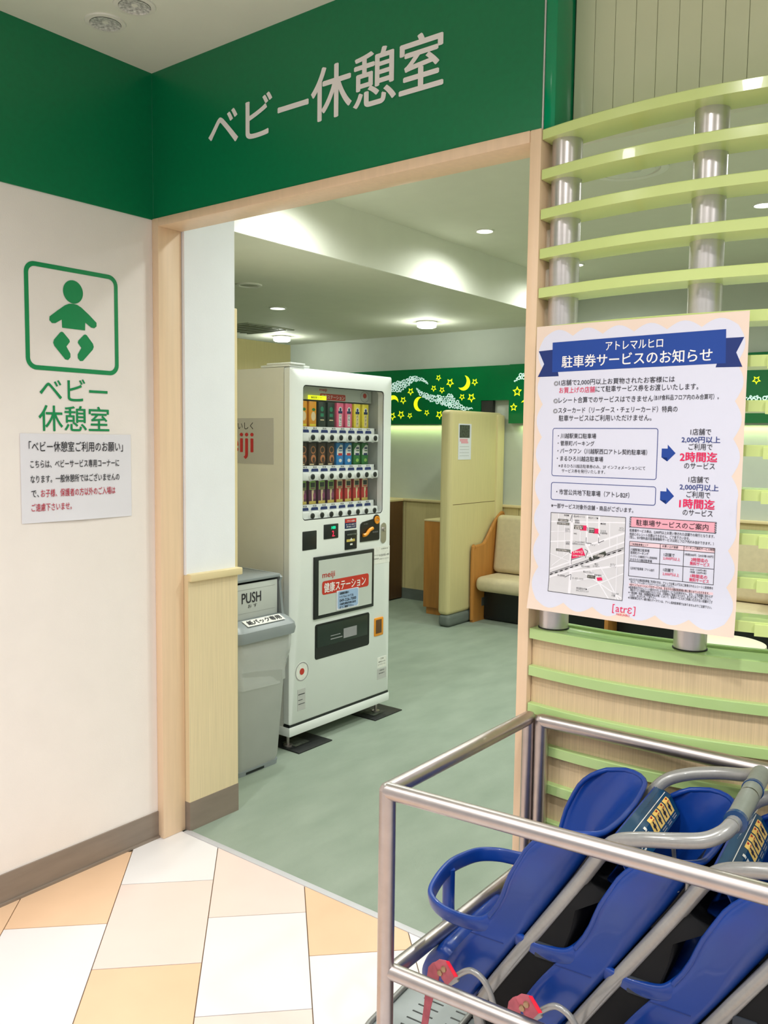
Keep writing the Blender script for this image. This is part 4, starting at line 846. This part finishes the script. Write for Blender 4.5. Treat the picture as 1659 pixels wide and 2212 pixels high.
# hood with flap
hp = [(-.50, .69), (-.175, .695), (-.195, .845), (-.185, .866), (-.205, .880), (-.50, .885)]
obj('hood', MB().prism([(p[0], .50, p[1]) for p in hp], (0, .012, 0)).prism([(p[0], .812, p[1]) for p in hp], (0, .014, 0)).box(-.499, -.186, .512, .812, .868, .8815, .003).box(-.499, -.49, .512, .812, .695, .868), 'bin_lid', wb)
fr = Matrix.Rotation(-.10, 3, 'Y')
fl = obj('push_flap', MB().box(-.203, -.195, .515, .803, .700, .858, .003), 'bin_flap', wb)
letters('push_text', [('PUSH', (-.1935, .640, .795), .116, .046)], 'black_print', fl, U=VD, bold=.012, res=4)
letters('push_text_small', [('お す', (-.1935, .646, .757), .055, .016)], 'black_print', fl, U=VD, res=3)
obj('flap_lines', MB().box(-.1945, -.1938, .53, .785, .833, .8335).box(-.1945, -.1938, .53, .785, .728, .7285), 'grey_print', fl, smooth=None)
lb = obj('lid_label', MB().face([(-.171, .560, .7018), (-.171, .790, .7018), (-.130, .790, .6838), (-.130, .560, .6838)]), 'c_white', wb, smooth=None)
letters('label_text', [('紙パック専用', (-.1505, .675, .6945), .20, .030)], 'black_print', lb, U=VD, V=(-.915, 0, .402), bold=.035, res=3)
# clear liner bag
random.seed(3)
secs = []
for z, g, w in ((.628, .004, .002), (.60, .014, .004), (.56, .016, .006), (.52, .012, .008), (.47, .006, .007), (.43, .006, .006), (.40, .004, .006), (.385, .004, .006)):
    f = (z-.012)/.603; x1 = -.182+.042*f+g; ya = .532-.037*f-g; yb = .793+.045*f+g; x0 = -.49-.02*f-g
    s_ = bsec(x0, x1, ya, yb, z, .045)
    s_ = [(p[0]+w*math.sin(k*2.1+z*40), p[1]+w*math.cos(k*1.7+z*55), p[2]+(.012*math.sin(k*.9) if z < .40 else 0)) for k, p in enumerate(s_)]
    secs.append(s_)
obj('liner_bag', loft(secs, False, False), 'plastic_bag', wb, smooth=60)
wb.location.y += .02
# ------------------------------------------------------------------ STEEL CORRAL
RB = 0.0172
cr_ = thing('steel_corral', (1.9, -0.3, 0), 'brushed stainless tube rail enclosure around the blue baby buggies', 'barrier')
Zt = .797
nx, ny = 1.556, -.626
def fr_y(x): return ny+(x-nx)*.0885     # front rail skews slightly towards the screen
XE = 2.72
obj('front_rail', MB().tube([(nx, ny, Zt), (XE, fr_y(XE), Zt)], RB, 20), 'steel', cr_)
obj('side_rail', MB().tube([(nx, ny, Zt), (nx, -.034, Zt)], RB, 20), 'steel', cr_)
obj('lower_front_rail', MB().tube([(nx+.004, ny+.004, .418), (XE, fr_y(XE), .418)], RB*.95, 20), 'steel', cr_)
obj('lower_side_rail', MB().tube([(nx, ny+.004, .405), (nx, -.034, .405)], RB*.95, 20), 'steel', cr_)
obj('post', MB().tube([(nx, ny, Zt+.002), (nx, ny, 0)], RB, 20), 'steel', cr_)
obj('post', MB().tube([(nx, -.034, Zt+.002), (nx, -.034, 0)], RB, 20), 'steel', cr_)
obj('post', MB().tube([(XE, fr_y(XE), Zt+.002), (XE, fr_y(XE), 0)], RB, 20), 'steel', cr_)
obj('post', MB().tube([(1.592, -.034, Zt+.002), (1.592, -.034, 0)], RB, 20), 'steel', cr_)
obj('post', MB().tube([(XE, .02, Zt+.002), (XE, .02, 0)], RB, 20), 'steel', cr_)
obj('back_rail', MB().tube([(1.592, -.034, Zt), (2.10, -.022, Zt), (XE, .02, Zt)], RB, 20), 'steel', cr_)
for i, (px, py) in enumerate(((nx, ny), (nx, -.034), (1.592, -.034), (XE, fr_y(XE)), (XE, .02))):
    obj('corner_joint', MB().lathe((px, py, Zt), [(0, -.017), (.0168, -.006), (.0168, .004), (.012, .013), (0, .0175)], 20), 'steel', cr_)
# ------------------------------------------------------------------ BABY BUGGIES (nested)
YN, YF = -.470, -.150
def interp(t, tab):
    n = len(tab)
    if t <= tab[0][0]: return tab[0][1]
    if t >= tab[-1][0]: return tab[-1][1]
    for i in range(n-1):
        (a, va), (c, vc) = tab[i], tab[i+1]
        if a <= t <= c:
            def sl(k): return (tab[min(k+1, n-1)][1]-tab[max(k-1, 0)][1])/(tab[min(k+1, n-1)][0]-tab[max(k-1, 0)][0])
            h = c-a; u = (t-a)/h; m0, m1 = sl(i)*h, sl(i+1)*h
            return (2*u**3-3*u*u+1)*va+(u**3-2*u*u+u)*m0+(3*u*u-2*u**3)*vc+(u**3-u*u)*m1
def ss(v): v = min(1, max(0, v)); return v*v*(3-2*v)
XFT = [(.322, 1.582), (.36, 1.597), (.42, 1.630), (.48, 1.673), (.53, 1.716), (.58, 1.743), (.63, 1.762), (.67, 1.783), (.705, 1.803), (.730, 1.828), (.746, 1.852)]
def xback(z): return 1.674+(z-.335)*.653

def FLARE(z):
    g = min(1, max(0, (z-.50)/.2)); return .030*g*g*(3-2*g)
def make_buggy():
    t = thing('baby_buggy', (1.75, -.31, 0), '', 'stroller')
    # shell: U section at each height (near wall, back, far wall)
    zs = [.322+(.746-.322)*(1-(1-k/34)**1.5) for k in range(35)]
    rows = []
    for z in zs:
        xf = interp(z, XFT); xb = xback(z)-.004; g = min(1, max(0, (z-.50)/.2)); g = g*g*(3-2*g); r = .014+.05*g; r = min(r, max(.004, (xb-xf)*.8)); yn = YN-FLARE(z)
        near = [(xf+(xb-r-xf)*k/4, yn+(.006*g if k == 0 else 0)) for k in range(4)]; cor = [(xb-r+r*math.sin(a*PI/12), yn+r-r*math.cos(a*PI/12)) for a in range(7)]
        half = near+cor; row = [(p[0], p[1], z) for p in half]
        mid = (YN+YF)/2; row += [(xb+.004*k/2, yn+r+(mid-yn-r)*k/3, z) for k in (1, 2)]
        row += [(xb+.004, mid, z)]
        row += [(p[0], YN+YF-p[1], p[2]) for p in row[:-1][::-1]]
        row = [(p[0]-(.026*g*ss((p[1]-(YN+YF)/2)/.16)*ss((1.95-p[0])/.12)), p[1], p[2]) for p in row]
        rows.append(row)
    for i, row in enumerate(rows):
        for j, p in enumerate(row):
            k = ss((p[2]-.64)/.106)*ss((abs(p[1]-(YN+YF)/2)-.05)/.11)*ss(1.1-abs(p[0]-1.900)/.075)
            row[j] = (p[0], p[1], p[2]+.013*min(1, k))
    b = MB().grid(rows)
    sh = obj('seat_shell', b, ['blue', 'blue_mid'], t, smooth=50)
    md = sh.modifiers.new('thick', 'SOLIDIFY'); md.thickness = .007; md.offset = 0
    sh.modifiers['thick'].thickness = .008
    lip = [rows[i][0] for i in range(12, 34, 2)]+[rows[-1][k] for k in range(1, len(rows[-1])-1)]+[rows[i][-1] for i in range(32, 11, -2)]
    obj('rim', MB().tube(lip, .0058, 12), 'blue', t, smooth=80)
    # head rest skirt with label, sloping down behind
    r0 = [(1.952, YN-.008+(.336)*k/8, .748) for k in range(9)]; r1 = [(1.985, YN-.014+(.348)*k/8, .730) for k in range(9)]
    r2 = [(2.005, YN-.014+(.348)*k/8, .694) for k in range(9)]; r3 = [(1.990, YN-.006+(.332)*k/8, .664) for k in range(9)]; r4 = [(1.945, YN+.03+(.26)*k/8, .655) for k in range(9)]
    sk = obj('head_skirt', MB().grid([r0, r1, r2, r3, r4]), 'blue', t, smooth=60)
    m2 = sk.modifiers.new('thick', 'SOLIDIFY'); m2.thickness = .006; m2.offset = -1
    def L_(s, v, d=.0008):   # label surface: s across 0..1 (far->near), v down 0..1
        y = YF+.004-.30*s
        if v < .45: p = Vector((1.954, y, .749)).lerp(Vector((1.986, y, .732)), v/.45); nrm = Vector((.5, 0, .85))
        else: p = Vector((1.986, y, .732)).lerp(Vector((2.0065, y, .696)), (v-.45)/.55); nrm = Vector((.9, 0, .42))
        return p+nrm.normalized()*d
    def lab(s0, s1, v0, v1, d): return [[L_(s0+(s1-s0)*k/4, v, d) for k in range(5)] for v in ([v0]+([.45] if v0 < .45 < v1 else [])+[v1])]
    lb_ = obj('warning_label', MB().grid(lab(0, 1, .02, 1.0, .0006)), 'label_teal', t, smooth=None)
    obj('label_line', MB().grid(lab(.02, .98, .27, .29, .0012)), 'c_white', lb_, smooth=None)
    for k in range(4):
        s0 = .07+k*.125
        obj('yellow_panel', MB().grid(lab(s0, s0+.105, .36, .80, .0012)), 'label_yellow', lb_, smooth=None)
        obj('red_cross', MB().face([L_(s0+.012, .38, .0018), L_(s0+.03, .38, .0018), L_(s0+.05, .48, .0018), L_(s0+.035, .48, .0018)]).face([L_(s0+.05, .38, .0018), L_(s0+.035, .38, .0018), L_(s0+.012, .48, .0018), L_(s0+.03, .48, .0018)]), 'c_red', lb_, smooth=None)
        obj('figure_mark', MB().grid(lab(s0+.045, s0+.065, .48, .74, .0018)).grid(lab(s0+.035, s0+.080, .56, .64, .0020)), 'black_print', lb_, smooth=None)
        obj('caption_mark', MB().grid(lab(s0, s0+.09, .85, .88, .0012)).grid(lab(s0, s0+.08, .91, .94, .0012)), 'grey_print', lb_, smooth=None)
    for k in range(2):
        s0 = .60+k*.15
        obj('white_figure', MB().grid(lab(s0+.04, s0+.075, .40, .50, .0018)).grid(lab(s0+.03, s0+.09, .54, .70, .0018)).grid(lab(s0+.02, s0+.10, .75, .80, .0018)), 'c_white', lb_, smooth=None)
    b = bmesh.new(); text_add(b, '使用上のご注意', (0, 0, 0), .24, .12, res=1, bold=.02)
    for v in b.verts: v.co = L_(.40-v.co.x*-1, .15-v.co.y, .0016+v.co.z)
    obj('label_text', b, 'c_white', lb_, smooth=None, solid=True)
    # seam joints on both sides and the back
    for z in (.524, .478):
        obj('seam', MB().tube([(interp(z, XFT)-.001, YN-.0040, z), (xback(z)-.022, YN-.0040, z)], .0011, 6), 'blue_dark_print', t)
    # dark back cover
    bagp = [(xback(.66)+.004, .66), (xback(.66)+.03, .665), (1.952, .640), (1.900, .605), (1.892, .56), (1.860, .46), (1.825, .36), (1.800, .30), (1.72, .27), (xback(.34)+.006, .34)]
    sb_ = [[(1.80+(p[0]-1.80)*q, y, .46+(p[1]-.46)*q) for p in bagp] for q, y in ((.95, YN-.008), (1, YN-.002), (1, YF-.016), (.93, YF-.004))]
    obj('fabric_bag', loft(sb_), 'black_fabric', t, smooth=40)
    obj('back_cover', MB().prism([(xback(z)+.004, YN+.02, z) for z in (.60, .70)]+[(xback(z)-.006, YN+.02, z) for z in (.70, .60)], (0, .28, 0)), 'black', t, smooth=None)
    obj('grey_box', MB().box(1.815, 1.856, YN-.011, YN+.06, .478, .512, .003), 'dark_grey', t)
    # seat pan
    pp = [(1.69, .370), (1.64, .385), (1.605, .405), (1.583, .404), (1.555, .375), (1.537, .345), (1.536, .318), (1.548, .298), (1.59, .284), (1.66, .297), (1.70, .33)]
    pp = [(p.x, p.y) for p in smooth_path([(a, c, 0) for a, c in pp], 3)]
    cx_ = sum(p[0] for p in pp)/len(pp); cz_ = sum(p[1] for p in pp)/len(pp)
    secs_ = [[(cx_+(p[0]-cx_)*s_, y, cz_+(p[1]-cz_)*s_) for p in pp] for s_, y in ((.70, YN+.018), (.90, YN+.022), (1, YN+.042), (1, YF-.042), (.90, YF-.022), (.70, YF-.018))]
    obj('seat_pan', loft(secs_), 'blue', t, smooth=60)
    # guard ring and crotch post
    ring = [(1.728, YN+.012, .528), (1.698, YN-.001, .503), (1.645, YN+.002, .493), (1.590, YN+.012, .493), (1.550, YN+.042, .495), (1.534, YN+.095, .500), (1.531, (YN+YF)/2, .507)]
    ring += [(p[0], YN+YF-p[1], p[2]) for p in ring[:-1][::-1]]
    obj('guard_ring', MB().tube(smooth_path(ring, 6), .0165, 20, flat=(.42, 1.0), sq=.6), 'blue', t, smooth=80)
    obj('crotch_post', MB().tube(smooth_path([(1.530, -.31, .505), (1.530, -.31, .445), (1.531, -.31, .400), (1.536, -.31, .360), (1.575, -.31, .345)], 6), .014, 12, radii=[.013+.00*abs(k-12)+.006*max(0, k-16)/8 for k in range(25)], flat=(.8, 1.2)), 'blue', t, smooth=80)
    # frame tubes and handle
    fp = [(1.70, YN, .035), (1.70, YN, .20), (1.698, YN, .275), (1.693, YN, .315), (1.712, YN, .362), (1.80, YN, .500), (1.90, YN, .655), (1.945, YN-.004, .728), (1.974, YN-.016, .761), (2.02, YN-.026, .781), (2.08, YN-.028, .796), (2.128, YN-.018, .806), (2.155, YN+.0, .819), (2.166, YN+.022, .829)]
    obj('frame_tube', MB().tube(smooth_path(fp, 6), .0140, 16), 'frame_grey', t, smooth=80)
    obj('frame_tube', MB().tube(smooth_path([(p[0], YN+YF-p[1], p[2]) for p in fp], 6), .0140, 16), 'frame_grey', t, smooth=80)
    hy0, hy1 = YN+.020, YF-.020
    obj('handle_bar', MB().tube([(2.166, hy0-.002, .829), (2.169, hy0+.012, .832), (2.170, -.31, .834), (2.169, hy1-.012, .832), (2.166, hy1+.002, .829)], .0142, 16), 'frame_grey', t, smooth=80)
    for a, c in ((hy0+.012, -.318), (-.312, hy1-.012)):
        obj('grip', MB().tube([(2.170, a, .833), (2.170, c, .834)], .0185, 20), 'grip', t)
    for a in (hy0+.006, -.276):
        obj('collar', MB().tube([(2.170, a, .833), (2.170, a+.010, .833)], .0206, 20), 'collar', t)
    obj('bar_joint', MB().tube([(2.170, -.3185, .834), (2.170, -.3115, .834)], .0178, 20), 'black', t)
    # hook under the handle arm
    obj('hook', MB().tube([(2.07, YN, .79), (2.076, YN, .735), (2.082, YN, .69)], .004, 8), 'frame_grey', t)
    obj('peg', MB().lathe((2.10, YN-.004, .72), [(0, -.03), (.004, -.028), (.004, 0), (.008, .004), (.008, .012), (0, .018)], 14), 'frame_grey', t)
    # bent bracket with red strap
    bp_ = smooth_path([(1.775, YN-.038, .12), (1.765, YN-.038, .24), (1.752, YN-.038, .327), (1.736, YN-.038, .382), (1.719, YN-.038, .408), (1.698, YN-.038, .418), (1.682, YN-.038, .415), (1.662, YN-.038, .399), (1.650, YN-.038, .386)], 5)
    obj('bracket', MB().tube(bp_, .0064, 12), 'frame_grey', t, smooth=80)
    obj('bracket_eye', MB().box(1.632, 1.664, YN-.043, YN-.034, .374, .392, .003, rot=Matrix.Rotation(-.75, 3, 'Y')), 'frame_grey', t)
    def flat(nm, pts, y, m, par=None, th=.0022, bow=.004):
        b = bmesh.new(); n = len(pts); cx = sum(p[0] for p in pts)/n; cz = sum(p[1] for p in pts)/n
        F = [b.verts.new((p[0], y, p[1])) for p in pts]; B = [b.verts.new((p[0], y+th, p[1])) for p in pts]
        f0 = b.verts.new((cx, y-bow, cz)); b0 = b.verts.new((cx, y+th-bow*.5, cz))
        for i in range(n):
            j = (i+1) % n; b.faces.new((f0, F[i], F[j])); b.faces.new((b0, B[j], B[i])); b.faces.new((F[i], B[i], B[j], F[j]))
        return obj(nm, b, m, par or t, smooth=50)
    sp = flat('strap', [(1.613, .416), (1.624, .427), (1.640, .430), (1.649, .424), (1.664, .405), (1.643, .376), (1.631, .388), (1.625, .400)], YN-.054, 'strap')
    flat('strap_tail', [(1.597, .399), (1.605, .410), (1.613, .416), (1.625, .400), (1.621, .375), (1.612, .345), (1.604, .31), (1.598, .27), (1.594, .20), (1.578, .20), (1.583, .27), (1.588, .31), (1.592, .36)], YN-.0505, 'strap', bow=.001)
    flat('strap_edge', [(1.641, .4305), (1.648, .432), (1.669, .407), (1.662, .403)], YN-.056, 'strap_red', sp, bow=.001)
    for q in ((1.6285, .401), (1.637, .412)):
        obj('snap', MB().lathe((q[0], YN-.056, q[1]), [(0, -.0045), (.0055, -.0035), (.0068, 0), (.0068, .002)], 14, 'y'), 'snap', sp)
    # foot tray
    tr = [(p[0], p[1]) for p in rrect(1.37, 1.68, YN+.005, YF-.005, .07, 6)]
    ft = obj('foot_tray', MB().prism([(p[0], p[1], .098) for p in tr], (0, 0, .010)), 'grey_plastic', t)
    obj('tray_rim', MB().tube([(p[0], p[1], .113) for p in tr], .007, 10, closed=True), 'frame_grey', t, smooth=80)
    for k in range(8):
        yy = YN+.06+k*.028
        obj('drain_slot', MB().box(1.43, 1.485, yy, yy+.004, .108, .1088), 'black', ft, smooth=None)
        obj('drain_slot', MB().box(1.52, 1.575, yy, yy+.004, .108, .1088), 'black', ft, smooth=None)
    obj('buckle', MB().box(1.50, 1.56, -.46, -.43, .115, .135, .005, rot=Matrix.Rotation(.6, 3, 'Z')), 'black', t)
    # lower frame rails, storage basket and casters
    for yy in (YN+.0, YF):
        obj('base_tube', MB().tube(smooth_path([(1.42, yy, .075), (1.60, yy, .08), (1.72, yy, .085), (1.95, yy, .09)], 3), .010, 12), 'frame_grey', t, smooth=80)
    for xx in (1.70, 1.93):
        obj('cross_tube', MB().tube([(xx, YN, .088), (xx, YF, .088)], .009, 12), 'frame_grey', t, smooth=80)
    obj('brace', MB().tube([(1.93, YN+.01, .09), (1.80, YN+.01, .30), (1.755, YN+.01, .42)], .007, 10), 'frame_grey', t, smooth=80)
    obj('brace', MB().tube([(1.93, YF-.01, .09), (1.80, YF-.01, .30), (1.755, YF-.01, .42)], .007, 10), 'frame_grey', t, smooth=80)
    obj('basket', loft([bsec(1.735, 1.905, YN+.03, YF-.03, .12, .03), bsec(1.725, 1.93, YN+.02, YF-.02, .33, .03)], True, False), 'black', t)
    for xx, yy in ((1.45, YN), (1.45, YF), (1.93, YN), (1.93, YF)):
        w_ = obj('wheel', MB().lathe((xx, yy-.011, .045), [(0, 0), (.040, 0), (.045, .005), (.045, .017), (.040, .022), (0, .022)], 24, 'y'), 'black', t)
        obj('hub', MB().lathe((xx, yy-.013, .045), [(0, 0), (.016, 0), (.016, .026), (0, .026)], 16, 'y'), 'grey_plastic', w_)
    return t
def dup(root, dx):
    r = root.copy(); COL.objects.link(r); r.location = Vector(root.location)+Vector(dx)
    for ch in list(root.children):
        c = ch.copy(); COL.objects.link(c); c.parent = r
        for g in ch.children:
            d = g.copy(); COL.objects.link(d); d.parent = c
    return r
bug = make_buggy()
bug.location = (1.7358, -.3150, 0); bug.rotation_euler = (0, 0, math.radians(5))
LABS = ['blue plastic baby buggy with grey tube frame, frontmost of the nested row by the doorway', 'blue plastic baby buggy with grey tubes, middle one of the nested row', 'blue plastic baby buggy at the right edge of the picture, last of the nested row']
bugs = [bug, dup(bug, (.187, .008, 0)), dup(bug, (.374, .016, 0))]
for o, l in zip(bugs, LABS): tag(o, l, 'stroller', 'blue baby buggies nested inside the steel rail')
